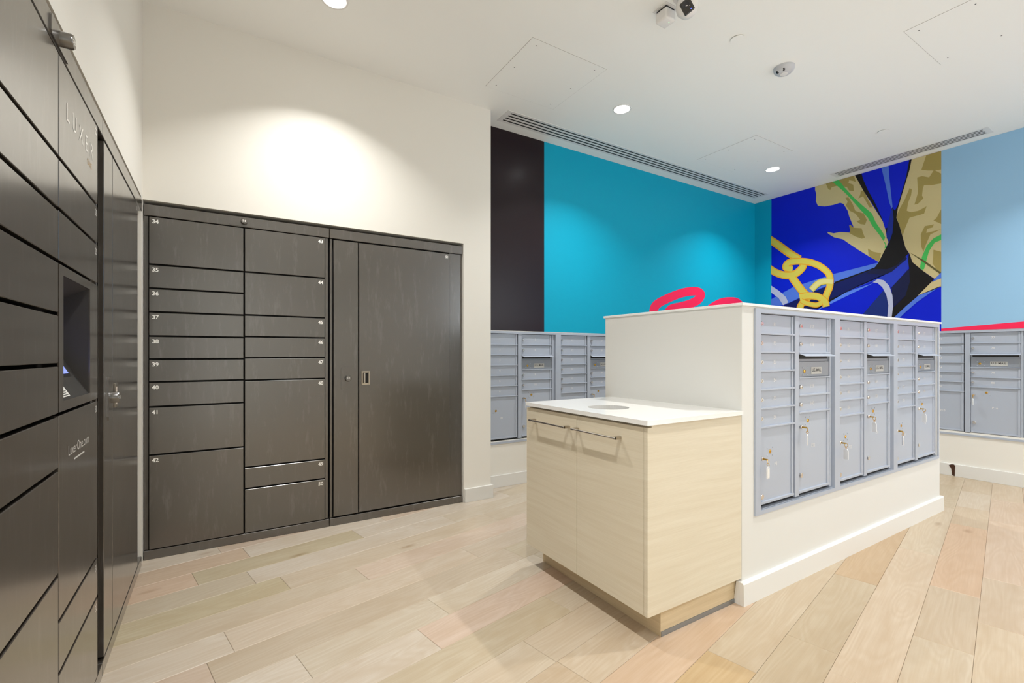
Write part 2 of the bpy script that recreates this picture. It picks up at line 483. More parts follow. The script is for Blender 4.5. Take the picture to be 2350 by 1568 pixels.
# left wall (opening for the nearer locker bank), local x runs along the wall, local -y faces the room
LB0, LB1 = -2.145, -0.050       # opening, measured from the corner
bm = bmesh.new()
add_box(bm, -3.95, 0.05, 0, 0.35, LOCKER_OPEN_Z, CEILING_Z); add_box(bm, -5.6, -3.95, 0, 0.35, 2.6, CEILING_Z); add_box(bm, -5.6, -5.45, 0, 0.35, LOCKER_OPEN_Z, 2.6)
add_box(bm, -3.95, LB0, 0, 0.35, 0, LOCKER_OPEN_Z)      # beyond it an unseen gap, added to let in fill light
add_box(bm, -5.6, -5.45, 0, 0.35, 0, LOCKER_OPEN_Z)
add_box(bm, LB1, 0.05, 0, 0.35, 0, LOCKER_OPEN_Z)
add_box(bm, LB0, LB1, 0.32, 0.35, 0, LOCKER_OPEN_Z)
struct('wall_left', bm, 'wall_paint', label='white wall above the nearest dark lockers', loc=(LEFT_X, BACK_Y, 0), rotz=LEFT_ANGLE)

MAIL_Z0, MAIL_Z1 = 0.398, 1.352      # openings the mailbox banks sit in
def wall_with_slot(x0, x1, z0, z1):
    b = bmesh.new()
    add_box(b, x0, x1, 0, 0.16, z1, CEILING_Z)
    add_box(b, x0, x1, 0, 0.16, 0, z0)
    add_box(b, x0, x1, 0.05, 0.16, z0, z1)
    return b
wall_far = struct('wall_far', wall_with_slot(PIER_X, RIGHT_X + 0.16, MAIL_Z0, MAIL_Z1 - 0.008), 'wall_paint',
                   label='painted wall behind the island, dark and teal above mailboxes', loc=(0, TEAL_Y, 0))
bm = bmesh.new()
L = TEAL_Y - REAR_Y
add_box(bm, 0, L, 0, 0.16, MAIL_Z1 + 0.006, CEILING_Z); add_box(bm, 0, L, 0, 0.16, 0, MAIL_Z0 + 0.03)
add_box(bm, 0, L, 0.05, 0.16, MAIL_Z0 + 0.03, MAIL_Z1 + 0.006)
wall_right = struct('wall_right', bm, 'wall_paint', label='right wall painted with a blue mural above mailboxes',
                    loc=(RIGHT_X, TEAL_Y, 0), rotz=math.radians(-90))
bm = bmesh.new()     # unseen opening behind the viewer, added so world light fills the room
add_box(bm, -0.9, 4.2, REAR_Y - 0.12, REAR_Y, 0, CEILING_Z); add_box(bm, 5.8, 6.1, REAR_Y - 0.12, REAR_Y, 0, CEILING_Z)
add_box(bm, 4.2, 5.8, REAR_Y - 0.12, REAR_Y, 2.9, CEILING_Z)
struct('wall_rear', bm, 'wall_paint', label='white wall behind the viewer with an opening added for fill light')

# colour blocks on the painted walls, thin films of paint
obj('painted_panel', box(PIER_X + 0.001, 2.511, -0.0015, 0.0, 1.36, CEILING_Z - 0.001), 'plum_paint', wall_far, label='dark plum painted stripe')
obj('painted_panel', box(2.511, RIGHT_X - 0.0005, -0.0015, 0.0, 1.36, CEILING_Z - 0.001), 'teal_paint', wall_far, label='teal painted panel')
# on the right wall local x = distance from the teal corner
obj('painted_panel', box(0.0005, TEAL_Y - 3.282, -0.0015, 0, 1.375, CEILING_Z - 0.001), 'teal_paint', wall_right, label='narrow teal painted strip')
obj('painted_panel', box(TEAL_Y - 1.645, L - 0.001, -0.0015, 0, 1.375, CEILING_Z - 0.001), 'sky_paint', wall_right, label='pale blue painted panel')
wedge = [(TEAL_Y - 1.645, 1.376), (L - 0.001, 1.376), (L - 0.001, 1.66), (TEAL_Y - 1.645, 1.399)]
obj('painted_panel', add_prism(bmesh.new(), wedge, -0.003, -0.0005), 'red_paint', wall_right, label='red painted wedge')

def baseboard(name, x0, x1, loc, rotz=0.0, h=0.105, label='white baseboard', parent=None):
    b = add_box(bmesh.new(), x0, x1, -0.016, 0.0, 0.0, h, 0.0015)
    return struct(name, b, 'trim_paint', label=label, loc=loc, rotz=rotz)
baseboard('baseboard_pier', 1.590, PIER_X + 0.016, (0, BACK_Y, 0), label='short white baseboard beside the far locker')
baseboard('baseboard_pier_side', 0.0, TEAL_Y - BACK_Y - 0.017, (PIER_X, BACK_Y, 0), math.radians(90), label='baseboard return on the side of the pier')
baseboard('baseboard_far', PIER_X + 0.017, RIGHT_X - 0.017, (0, TEAL_Y, 0), label='white baseboard under the far mailboxes')
baseboard('baseboard_right', 0.0, L, (RIGHT_X, TEAL_Y, 0), math.radians(-90), 0.115, label='white baseboard along the right wall')
baseboard('baseboard_left', -3.95, LB0 - 0.005, (LEFT_X, BACK_Y, 0), LEFT_ANGLE, label='white baseboard along the left wall')
MURAL_SHAPES = [
  ('tan',1,[(2.771,3.112),(2.366,3.112),(2.366,3.112),(2.284,2.913),(2.196,2.724),(2.11,2.54),(2.086,2.433),(2.08,2.374),(2.064,2.32),(2.104,2.219),(2.146,2.124),(2.233,2.198),(2.336,2.292),(2.416,2.369),(2.484,2.437),(2.574,2.479),(2.631,2.531),(2.643,2.553),(2.617,2.544),(2.574,2.524),(2.511,2.525),(2.422,2.498),(2.412,2.514),(2.422,2.578),(2.413,2.583),(2.4,2.554),(2.38,2.549),(2.422,2.677),(2.436,2.742),(2.477,2.831),(2.511,2.853),(2.581,2.848),(2.668,2.854),(2.741,2.882),(2.764,2.942),(2.759,3.022),(2.771,3.074)]),
  ('olive',2,[(2.657,3.112),(2.532,3.112),(2.376,3.112),(2.356,3.033),(2.382,3.056),(2.422,3.077),(2.429,3.048),(2.382,3.015),(2.378,2.944),(2.422,2.962),(2.443,3.006),(2.497,3.035),(2.553,3.052),(2.596,3.053),(2.61,3.025),(2.631,3.04)]),
  ('olive',2,[(2.459,2.895),(2.429,2.89),(2.389,2.806),(2.363,2.723),(2.284,2.673),(2.256,2.598),(2.272,2.549),(2.317,2.568),(2.352,2.606),(2.317,2.613),(2.363,2.693),(2.416,2.737),(2.456,2.809),(2.436,2.842)]),
  ('olive',2,[(2.31,2.928),(2.278,2.911),(2.246,2.812),(2.202,2.718),(2.233,2.726),(2.272,2.819),(2.291,2.862),(2.336,2.849),(2.317,2.885)]),
  ('olive',2,[(2.422,2.493),(2.412,2.514),(2.422,2.578),(2.413,2.583),(2.376,2.541),(2.304,2.519),(2.291,2.464),(2.272,2.407),(2.304,2.406),(2.363,2.442)]),
  ('olive',2,[(2.246,2.287),(2.196,2.243),(2.128,2.216),(2.146,2.131),(2.202,2.17),(2.24,2.214)]),
  ('green',3,[(2.588,3.112),(2.525,3.112),(2.463,3.005),(2.376,2.871),(2.297,2.766),(2.208,2.653),(2.177,2.557),(2.11,2.424),(2.092,2.376),(2.104,2.335),(2.146,2.417),(2.208,2.527),(2.246,2.618),(2.323,2.735),(2.416,2.883),(2.484,2.98)]),
  ('green',3,[(2.106,2.338),(2.092,2.321),(2.077,2.272),(2.098,2.258),(2.092,2.296)]),
  ('tan',1,[(1.872,3.112),(1.645,3.112),(1.645,1.94),(1.694,1.886),(1.779,1.973),(1.866,2.077),(1.889,2.165),(1.922,2.234),(1.945,2.345),(1.974,2.479),(1.997,2.556),(1.985,2.646),(1.957,2.758),(1.922,2.889),(1.889,3.012)]),
  ('olive',2,[(1.757,3.112),(1.645,3.112),(1.645,2.932),(1.699,2.941),(1.747,2.957),(1.795,2.98),(1.779,3.037)]),
  ('olive',2,[(1.645,2.892),(1.645,2.799),(1.715,2.804),(1.774,2.822),(1.784,2.791),(1.79,2.724),(1.779,2.694),(1.822,2.651),(1.85,2.651),(1.822,2.761),(1.828,2.915),(1.79,2.917),(1.736,2.886),(1.715,2.92),(1.699,2.948)]),
  ('olive',2,[(1.889,2.827),(1.87,2.81),(1.877,2.75),(1.9,2.686),(1.911,2.605),(1.877,2.582),(1.822,2.581),(1.79,2.593),(1.755,2.609),(1.774,2.541),(1.811,2.537),(1.889,2.529),(1.922,2.439),(1.945,2.359),(1.974,2.479),(1.997,2.57),(1.968,2.648),(1.928,2.722)]),
  ('olive',2,[(1.699,2.417),(1.71,2.389),(1.752,2.385),(1.757,2.346),(1.715,2.35),(1.645,2.357),(1.726,2.325),(1.768,2.211),(1.779,2.165),(1.795,2.216),(1.8,2.341),(1.768,2.416)]),
  ('olive',2,[(1.645,2.552),(1.645,2.548),(1.645,2.408),(1.703,2.455),(1.679,2.476)]),
  ('olive',2,[(1.703,2.171),(1.645,2.14),(1.645,1.94),(1.679,1.978),(1.71,2.037),(1.705,2.104)]),
  ('green',3,[(1.645,2.308),(1.645,2.254),(1.694,2.237),(1.736,2.164),(1.757,2.072),(1.774,1.993),(1.795,1.989),(1.806,2.018),(1.79,2.119),(1.752,2.221),(1.705,2.28)]),
  ('darkolive',4,[(1.889,2.181),(1.768,2.074),(1.645,1.94),(1.645,1.919),(1.779,2.062)]),
  ('lightblue',1,[(2.152,2.121),(2.171,2.054),(2.443,1.989),(2.726,1.915),(3.095,1.772),(3.285,1.739),(3.285,1.848),(3.022,1.968),(2.581,2.063)]),
  ('navy',2,[(2.183,2.062),(2.092,1.984),(2.443,1.85),(2.668,1.748),(2.786,1.686),(3.275,1.701),(2.863,1.857),(2.567,1.962)]),
  ('black',3,[(2.564,1.971),(2.186,2.074),(2.186,2.063),(2.567,1.949)]),
  ('black',3,[(2.104,1.989),(2.443,1.856),(2.741,1.682),(2.817,1.689),(2.567,1.799),(2.443,1.847)]),
  ('brightblue',2,[(2.756,1.659),(2.668,1.7),(2.196,1.91),(2.443,1.847),(2.639,1.746)]),
  ('midblue',2,[(1.911,2.155),(1.889,2.081),(1.902,2.01),(2.036,1.846),(2.11,1.914),(2.171,1.944),(2.47,1.83),(2.336,1.902),(2.104,1.989),(2.003,2.043)]),
  ('nightblue',3,[(1.891,2.018),(1.886,1.884),(1.92,1.748),(2.029,1.637),(2.038,1.847)]),
  ('darkblue',2,[(2.104,1.826),(2.08,1.765),(2.064,1.662),(2.074,1.518),(2.31,1.564)]),
  ('nightblue',4,[(2.201,2.062),(2.074,2.039),(1.991,2.069),(1.922,2.143),(1.909,2.119),(2.038,2.005),(2.104,1.983),(2.259,2.023)]),
  ('black',3,[(2.366,3.112),(2.366,3.112),(1.872,3.112),(1.872,3.112),(1.889,3.012),(1.922,2.889),(1.957,2.758),(1.985,2.646),(1.997,2.556),(1.974,2.479),(1.945,2.345),(1.922,2.234),(1.894,2.173),(1.991,2.069),(2.074,2.039),(2.196,2.061),(2.152,2.118),(2.104,2.226),(2.062,2.312),(2.08,2.417),(2.11,2.54),(2.196,2.738),(2.284,2.913)]),
  ('royal',4,[(2.304,3.112),(2.304,3.112),(1.891,3.112),(1.894,3.091),(1.917,2.944),(1.957,2.787),(1.985,2.681),(2.009,2.633),(2.032,2.672),(2.044,2.625),(2.074,2.474),(2.092,2.463),(2.122,2.587),(2.183,2.765),(2.246,2.916),(2.291,3.05)]),
  ('lightblue',5,[(2.124,3.112),(2.127,3.112),(2.062,3.112),(2.056,2.989),(2.038,2.782),(2.029,2.679),(2.036,2.659),(2.056,2.729),(2.086,2.912),(2.11,3.036)]),
  ('midnavy',5,[(2.029,2.664),(2.02,2.547),(2.029,2.406),(2.056,2.318),(2.08,2.366),(2.074,2.474),(2.044,2.625)]),
  ('black',4,[(1.894,2.18),(1.866,2.077),(1.779,1.973),(1.697,1.886),(1.822,1.73),(2.038,1.516),(2.032,1.63),(1.922,1.745),(1.886,1.884),(1.891,2.011),(1.9,2.096)]),
  ('tan',5,[(1.822,1.737),(1.779,1.787),(1.715,1.861),(1.645,1.884),(1.645,1.807),(1.705,1.779)]),
  ('lightblue',5,[(2.032,1.515),(1.922,1.635),(1.811,1.743),(1.645,1.813),(1.726,1.754),(1.833,1.669),(1.922,1.579),(1.98,1.512)]),
  ('lightblue',5,[(1.715,1.855),(1.645,1.94),(1.645,1.887)]),
  ('lilac',6,[(2.202,1.919),(2.159,1.947),(2.104,1.928),(2.056,1.863),(2.029,1.759),(2.024,1.644),(2.038,1.516),(2.074,1.518),(2.064,1.662),(2.08,1.765),(2.116,1.856),(2.159,1.906)]),
  ('lilac',6,[(3.285,2.021),(3.188,1.945),(3.104,1.858),(3.074,1.787),(3.137,1.759),(3.188,1.85),(3.285,1.933)]),
]
MURAL_RIBBONS = [
  ('orange',7,[(3.285,2.589),(3.285,2.576),(3.285,2.558),(3.285,2.536),(3.265,2.514),(3.239,2.491),(3.217,2.471),(3.197,2.453),(3.178,2.435),(3.159,2.417),(3.139,2.398),(3.119,2.378),(3.097,2.359),(3.073,2.339),(3.048,2.318),(3.022,2.298),(2.998,2.28),(2.979,2.264),(2.965,2.253)],[(3.285,2.664),(3.284,2.65),(3.263,2.632),(3.238,2.61),(3.211,2.587),(3.184,2.564),(3.16,2.542),(3.138,2.522),(3.118,2.503),(3.099,2.484),(3.081,2.466),(3.063,2.448),(3.044,2.431),(3.023,2.413),(2.999,2.393),(2.975,2.374),(2.952,2.355),(2.932,2.34),(2.918,2.329)]),
  ('yellow',8,[(3.285,2.603),(3.285,2.59),(3.285,2.572),(3.282,2.55),(3.255,2.528),(3.229,2.505),(3.206,2.485),(3.186,2.466),(3.166,2.448),(3.147,2.429),(3.128,2.411),(3.108,2.392),(3.087,2.373),(3.064,2.353),(3.038,2.333),(3.013,2.312),(2.989,2.294),(2.97,2.279),(2.956,2.268)],[(3.285,2.65),(3.285,2.636),(3.273,2.618),(3.248,2.596),(3.221,2.573),(3.194,2.55),(3.171,2.529),(3.149,2.509),(3.129,2.49),(3.11,2.471),(3.092,2.453),(3.073,2.435),(3.054,2.418),(3.033,2.399),(3.008,2.379),(2.984,2.359),(2.96,2.341),(2.941,2.326),(2.927,2.315)]),
  ('orange',7,[(3.285,2.22),(3.285,2.211),(3.285,2.198),(3.285,2.183),(3.285,2.166),(3.264,2.149),(3.242,2.135),(3.22,2.123),(3.199,2.111),(3.176,2.101),(3.153,2.091),(3.13,2.083),(3.107,2.077),(3.085,2.073),(3.063,2.071),(3.041,2.071),(3.02,2.072),(3.0,2.075),(2.979,2.08),(2.96,2.088),(2.941,2.099),(2.925,2.11),(2.91,2.122),(2.897,2.134),(2.885,2.146),(2.874,2.16),(2.866,2.175),(2.861,2.189),(2.858,2.201),(2.856,2.208),(2.854,2.213)],[(3.285,2.291),(3.285,2.282),(3.274,2.269),(3.256,2.254),(3.238,2.239),(3.22,2.225),(3.203,2.214),(3.186,2.205),(3.168,2.195),(3.15,2.186),(3.132,2.179),(3.116,2.173),(3.1,2.168),(3.085,2.165),(3.07,2.164),(3.055,2.163),(3.04,2.164),(3.027,2.166),(3.015,2.169),(3.004,2.173),(2.992,2.179),(2.98,2.187),(2.968,2.196),(2.958,2.205),(2.951,2.213),(2.947,2.218),(2.944,2.224),(2.941,2.23),(2.939,2.238),(2.937,2.247),(2.934,2.254)]),
  ('yellow',8,[(3.285,2.231),(3.285,2.222),(3.285,2.209),(3.285,2.193),(3.28,2.177),(3.258,2.161),(3.236,2.147),(3.215,2.135),(3.194,2.124),(3.172,2.114),(3.15,2.104),(3.128,2.097),(3.106,2.091),(3.085,2.087),(3.064,2.085),(3.043,2.084),(3.023,2.086),(3.004,2.089),(2.985,2.093),(2.966,2.101),(2.949,2.11),(2.933,2.121),(2.918,2.133),(2.906,2.144),(2.894,2.156),(2.885,2.168),(2.878,2.182),(2.873,2.195),(2.87,2.206),(2.867,2.214),(2.866,2.219)],[(3.285,2.281),(3.285,2.271),(3.282,2.258),(3.264,2.243),(3.245,2.228),(3.226,2.214),(3.209,2.203),(3.191,2.193),(3.173,2.183),(3.154,2.174),(3.136,2.166),(3.118,2.159),(3.101,2.155),(3.085,2.152),(3.069,2.15),(3.053,2.15),(3.037,2.15),(3.023,2.152),(3.01,2.155),(2.997,2.16),(2.985,2.167),(2.972,2.176),(2.96,2.185),(2.949,2.195),(2.941,2.203),(2.936,2.209),(2.932,2.216),(2.929,2.224),(2.927,2.233),(2.925,2.241),(2.922,2.248)]),
  ('orange',7,[(3.077,2.082),(3.068,2.068),(3.056,2.048),(3.041,2.024),(3.025,1.999),(3.009,1.974),(2.994,1.952),(2.98,1.931),(2.967,1.911),(2.953,1.891),(2.939,1.871),(2.924,1.853),(2.909,1.836),(2.893,1.819),(2.877,1.806),(2.862,1.794),(2.849,1.784),(2.839,1.777),(2.832,1.772)],[(2.999,2.127),(2.99,2.113),(2.978,2.093),(2.964,2.07),(2.949,2.046),(2.934,2.022),(2.921,2.001),(2.908,1.981),(2.895,1.962),(2.882,1.943),(2.87,1.926),(2.858,1.911),(2.848,1.899),(2.838,1.889),(2.827,1.879),(2.816,1.87),(2.805,1.862),(2.794,1.855),(2.786,1.849)]),
  ('yellow',8,[(3.066,2.088),(3.057,2.074),(3.045,2.054),(3.03,2.031),(3.014,2.005),(2.999,1.981),(2.984,1.958),(2.97,1.938),(2.957,1.918),(2.943,1.898),(2.929,1.879),(2.915,1.861),(2.901,1.844),(2.886,1.829),(2.87,1.816),(2.856,1.804),(2.843,1.795),(2.833,1.788),(2.826,1.783)],[(3.01,2.121),(3.001,2.107),(2.989,2.087),(2.975,2.064),(2.959,2.039),(2.944,2.015),(2.931,1.994),(2.918,1.975),(2.904,1.955),(2.891,1.936),(2.879,1.919),(2.867,1.903),(2.856,1.89),(2.845,1.879),(2.834,1.869),(2.822,1.86),(2.811,1.852),(2.8,1.844),(2.793,1.838)]),
  ('orange',9,[(3.017,2.228),(3.028,2.231),(3.043,2.235),(3.06,2.24),(3.074,2.244),(3.079,2.246),(3.079,2.246),(3.079,2.246),(3.079,2.246),(3.079,2.246),(3.057,2.226),(3.052,2.231),(3.046,2.233),(3.035,2.235),(3.017,2.236),(2.996,2.235),(2.973,2.233),(2.949,2.23),(2.927,2.226),(2.905,2.221),(2.883,2.215),(2.86,2.207),(2.838,2.2),(2.817,2.191),(2.798,2.182),(2.78,2.172),(2.764,2.162),(2.747,2.15),(2.732,2.138),(2.718,2.126),(2.704,2.113),(2.691,2.101),(2.68,2.088),(2.669,2.076),(2.661,2.065),(2.655,2.054),(2.651,2.043),(2.648,2.031),(2.646,2.015),(2.645,1.997),(2.645,1.979),(2.646,1.96),(2.648,1.944),(2.651,1.931),(2.655,1.919),(2.661,1.905),(2.667,1.891),(2.674,1.875),(2.68,1.859),(2.685,1.843),(2.69,1.827),(2.694,1.812),(2.698,1.798),(2.701,1.787),(2.703,1.779)],[(3.026,2.146),(3.036,2.148),(3.051,2.152),(3.07,2.157),(3.091,2.163),(3.113,2.173),(3.139,2.199),(3.147,2.234),(3.142,2.257),(3.133,2.276),(3.119,2.293),(3.101,2.307),(3.079,2.317),(3.055,2.321),(3.03,2.321),(3.003,2.32),(2.976,2.317),(2.95,2.313),(2.924,2.308),(2.899,2.302),(2.873,2.295),(2.847,2.287),(2.822,2.277),(2.798,2.267),(2.775,2.255),(2.753,2.243),(2.732,2.23),(2.712,2.216),(2.694,2.201),(2.676,2.186),(2.66,2.171),(2.646,2.156),(2.631,2.14),(2.617,2.124),(2.604,2.105),(2.593,2.085),(2.584,2.062),(2.578,2.037),(2.574,2.013),(2.573,1.989),(2.574,1.965),(2.575,1.943),(2.578,1.922),(2.582,1.901),(2.588,1.882),(2.595,1.865),(2.602,1.85),(2.607,1.837),(2.612,1.825),(2.616,1.811),(2.62,1.797),(2.624,1.783),(2.628,1.769),(2.631,1.758),(2.633,1.75)]),
  ('yellow',10,[(3.018,2.215),(3.029,2.218),(3.045,2.222),(3.062,2.226),(3.076,2.231),(3.085,2.235),(3.085,2.235),(3.085,2.235),(3.085,2.235),(3.073,2.23),(3.067,2.237),(3.06,2.243),(3.051,2.247),(3.038,2.249),(3.019,2.249),(2.997,2.249),(2.973,2.246),(2.949,2.243),(2.926,2.239),(2.904,2.234),(2.881,2.227),(2.858,2.22),(2.835,2.212),(2.814,2.203),(2.794,2.194),(2.776,2.184),(2.758,2.173),(2.742,2.161),(2.726,2.148),(2.711,2.136),(2.697,2.123),(2.684,2.109),(2.672,2.097),(2.661,2.084),(2.652,2.071),(2.645,2.059),(2.64,2.046),(2.636,2.032),(2.634,2.015),(2.633,1.996),(2.634,1.977),(2.635,1.958),(2.637,1.941),(2.64,1.926),(2.644,1.913),(2.65,1.899),(2.656,1.884),(2.663,1.869),(2.669,1.854),(2.674,1.838),(2.678,1.822),(2.683,1.807),(2.686,1.794),(2.689,1.782),(2.691,1.774)],[(3.025,2.159),(3.035,2.162),(3.05,2.165),(3.068,2.17),(3.088,2.176),(3.108,2.185),(3.128,2.205),(3.134,2.232),(3.13,2.251),(3.121,2.267),(3.109,2.282),(3.093,2.295),(3.074,2.303),(3.052,2.307),(3.028,2.308),(3.002,2.306),(2.976,2.304),(2.95,2.3),(2.924,2.295),(2.9,2.289),(2.875,2.282),(2.849,2.274),(2.825,2.265),(2.801,2.255),(2.778,2.244),(2.757,2.232),(2.737,2.219),(2.718,2.205),(2.7,2.191),(2.683,2.176),(2.667,2.162),(2.653,2.147),(2.639,2.132),(2.626,2.116),(2.613,2.099),(2.603,2.08),(2.594,2.059),(2.589,2.036),(2.586,2.013),(2.585,1.99),(2.585,1.968),(2.586,1.946),(2.589,1.926),(2.593,1.906),(2.599,1.888),(2.605,1.871),(2.612,1.856),(2.618,1.843),(2.623,1.83),(2.627,1.816),(2.631,1.802),(2.635,1.787),(2.639,1.774),(2.642,1.763),(2.644,1.754)]),
  ('yellow',11,[(2.785,1.882),(2.777,1.889),(2.767,1.901),(2.756,1.913),(2.744,1.925),(2.732,1.935),(2.723,1.942),(2.714,1.946),(2.705,1.95),(2.695,1.953),(2.686,1.954),(2.675,1.955),(2.665,1.956),(2.653,1.955),(2.638,1.952),(2.623,1.949),(2.608,1.945),(2.594,1.942),(2.585,1.939)],[(2.834,1.936),(2.827,1.944),(2.817,1.954),(2.804,1.968),(2.79,1.982),(2.775,1.995),(2.76,2.005),(2.745,2.013),(2.73,2.019),(2.716,2.023),(2.701,2.025),(2.686,2.026),(2.671,2.027),(2.653,2.025),(2.634,2.022),(2.617,2.018),(2.6,2.013),(2.587,2.01),(2.578,2.007)]),
  ('paleyellow',12,[(2.792,1.89),(2.785,1.898),(2.775,1.909),(2.763,1.922),(2.751,1.934),(2.739,1.945),(2.729,1.952),(2.719,1.957),(2.709,1.961),(2.699,1.964),(2.688,1.966),(2.677,1.967),(2.666,1.967),(2.653,1.966),(2.638,1.964),(2.622,1.96),(2.607,1.956),(2.593,1.952),(2.584,1.95)],[(2.826,1.927),(2.819,1.935),(2.809,1.946),(2.796,1.959),(2.783,1.972),(2.768,1.985),(2.754,1.995),(2.74,2.002),(2.726,2.008),(2.712,2.011),(2.699,2.014),(2.684,2.015),(2.67,2.015),(2.653,2.014),(2.635,2.011),(2.618,2.007),(2.601,2.002),(2.588,1.999),(2.579,1.997)]),
  ('orange',11,[(2.933,1.794),(2.923,1.795),(2.909,1.797),(2.893,1.799),(2.876,1.801),(2.86,1.802),(2.845,1.801),(2.83,1.8),(2.813,1.798),(2.796,1.796),(2.779,1.793),(2.765,1.789),(2.753,1.784),(2.742,1.779),(2.731,1.772),(2.72,1.763),(2.71,1.755),(2.702,1.747),(2.697,1.741),(2.695,1.737),(2.693,1.731),(2.692,1.723),(2.69,1.713),(2.689,1.703),(2.687,1.694)],[(2.949,1.881),(2.94,1.882),(2.926,1.884),(2.909,1.885),(2.89,1.887),(2.869,1.888),(2.849,1.887),(2.83,1.885),(2.811,1.883),(2.79,1.88),(2.77,1.875),(2.749,1.87),(2.73,1.862),(2.711,1.852),(2.694,1.841),(2.678,1.829),(2.663,1.816),(2.65,1.803),(2.638,1.787),(2.628,1.769),(2.621,1.749),(2.618,1.733),(2.616,1.719),(2.614,1.709),(2.613,1.703)]),
  ('yellow',12,[(2.935,1.804),(2.925,1.805),(2.911,1.807),(2.895,1.809),(2.878,1.811),(2.861,1.812),(2.846,1.811),(2.83,1.81),(2.812,1.808),(2.795,1.805),(2.778,1.802),(2.763,1.798),(2.75,1.793),(2.738,1.787),(2.726,1.78),(2.715,1.771),(2.705,1.762),(2.696,1.753),(2.69,1.746),(2.687,1.741),(2.685,1.734),(2.683,1.724),(2.681,1.714),(2.68,1.703),(2.679,1.695)],[(2.947,1.871),(2.938,1.872),(2.924,1.874),(2.907,1.875),(2.888,1.877),(2.868,1.878),(2.849,1.877),(2.83,1.876),(2.811,1.873),(2.791,1.87),(2.771,1.866),(2.751,1.86),(2.732,1.853),(2.715,1.844),(2.698,1.833),(2.683,1.822),(2.669,1.809),(2.656,1.796),(2.645,1.782),(2.635,1.765),(2.629,1.747),(2.626,1.732),(2.624,1.718),(2.623,1.708),(2.622,1.702)]),
  ('orange',13,[(2.939,1.773),(2.934,1.769),(2.925,1.763),(2.915,1.755),(2.902,1.747),(2.887,1.738),(2.871,1.731),(2.854,1.724),(2.835,1.717),(2.815,1.711),(2.794,1.705),(2.774,1.7),(2.755,1.698),(2.736,1.7),(2.72,1.705),(2.707,1.711),(2.696,1.717),(2.689,1.722),(2.684,1.725)],[(2.911,1.822),(2.905,1.818),(2.896,1.811),(2.887,1.805),(2.877,1.798),(2.866,1.792),(2.854,1.786),(2.84,1.78),(2.822,1.774),(2.804,1.767),(2.786,1.762),(2.77,1.758),(2.758,1.757),(2.75,1.757),(2.742,1.76),(2.733,1.764),(2.725,1.769),(2.717,1.774),(2.71,1.777)]),
  ('yellow',14,[(2.936,1.78),(2.93,1.776),(2.921,1.77),(2.911,1.762),(2.898,1.754),(2.884,1.746),(2.869,1.739),(2.852,1.732),(2.833,1.725),(2.813,1.719),(2.793,1.713),(2.773,1.708),(2.755,1.706),(2.738,1.708),(2.723,1.712),(2.71,1.718),(2.7,1.724),(2.693,1.729),(2.687,1.732)],[(2.915,1.816),(2.909,1.811),(2.9,1.805),(2.891,1.798),(2.88,1.791),(2.869,1.784),(2.857,1.778),(2.842,1.772),(2.824,1.766),(2.805,1.759),(2.787,1.754),(2.77,1.75),(2.757,1.749),(2.748,1.749),(2.739,1.752),(2.729,1.757),(2.721,1.762),(2.713,1.767),(2.706,1.77)]),
  ('orange',11,[(2.925,1.812),(2.93,1.805),(2.936,1.796),(2.945,1.784),(2.953,1.771),(2.962,1.757),(2.969,1.741),(2.974,1.724),(2.977,1.708),(2.978,1.693),(2.979,1.68),(2.979,1.67),(2.979,1.663)],[(2.863,1.761),(2.868,1.754),(2.875,1.745),(2.882,1.734),(2.889,1.723),(2.895,1.713),(2.898,1.706),(2.9,1.7),(2.901,1.691),(2.902,1.681),(2.903,1.67),(2.903,1.66),(2.903,1.652)]),
  ('yellow',12,[(2.916,1.804),(2.921,1.798),(2.927,1.789),(2.935,1.777),(2.944,1.764),(2.952,1.75),(2.959,1.736),(2.963,1.72),(2.965,1.705),(2.967,1.691),(2.967,1.678),(2.968,1.668),(2.968,1.662)],[(2.872,1.768),(2.877,1.761),(2.884,1.752),(2.891,1.741),(2.898,1.73),(2.904,1.72),(2.908,1.711),(2.91,1.703),(2.912,1.693),(2.913,1.682),(2.914,1.671),(2.914,1.661),(2.914,1.653)]),
]
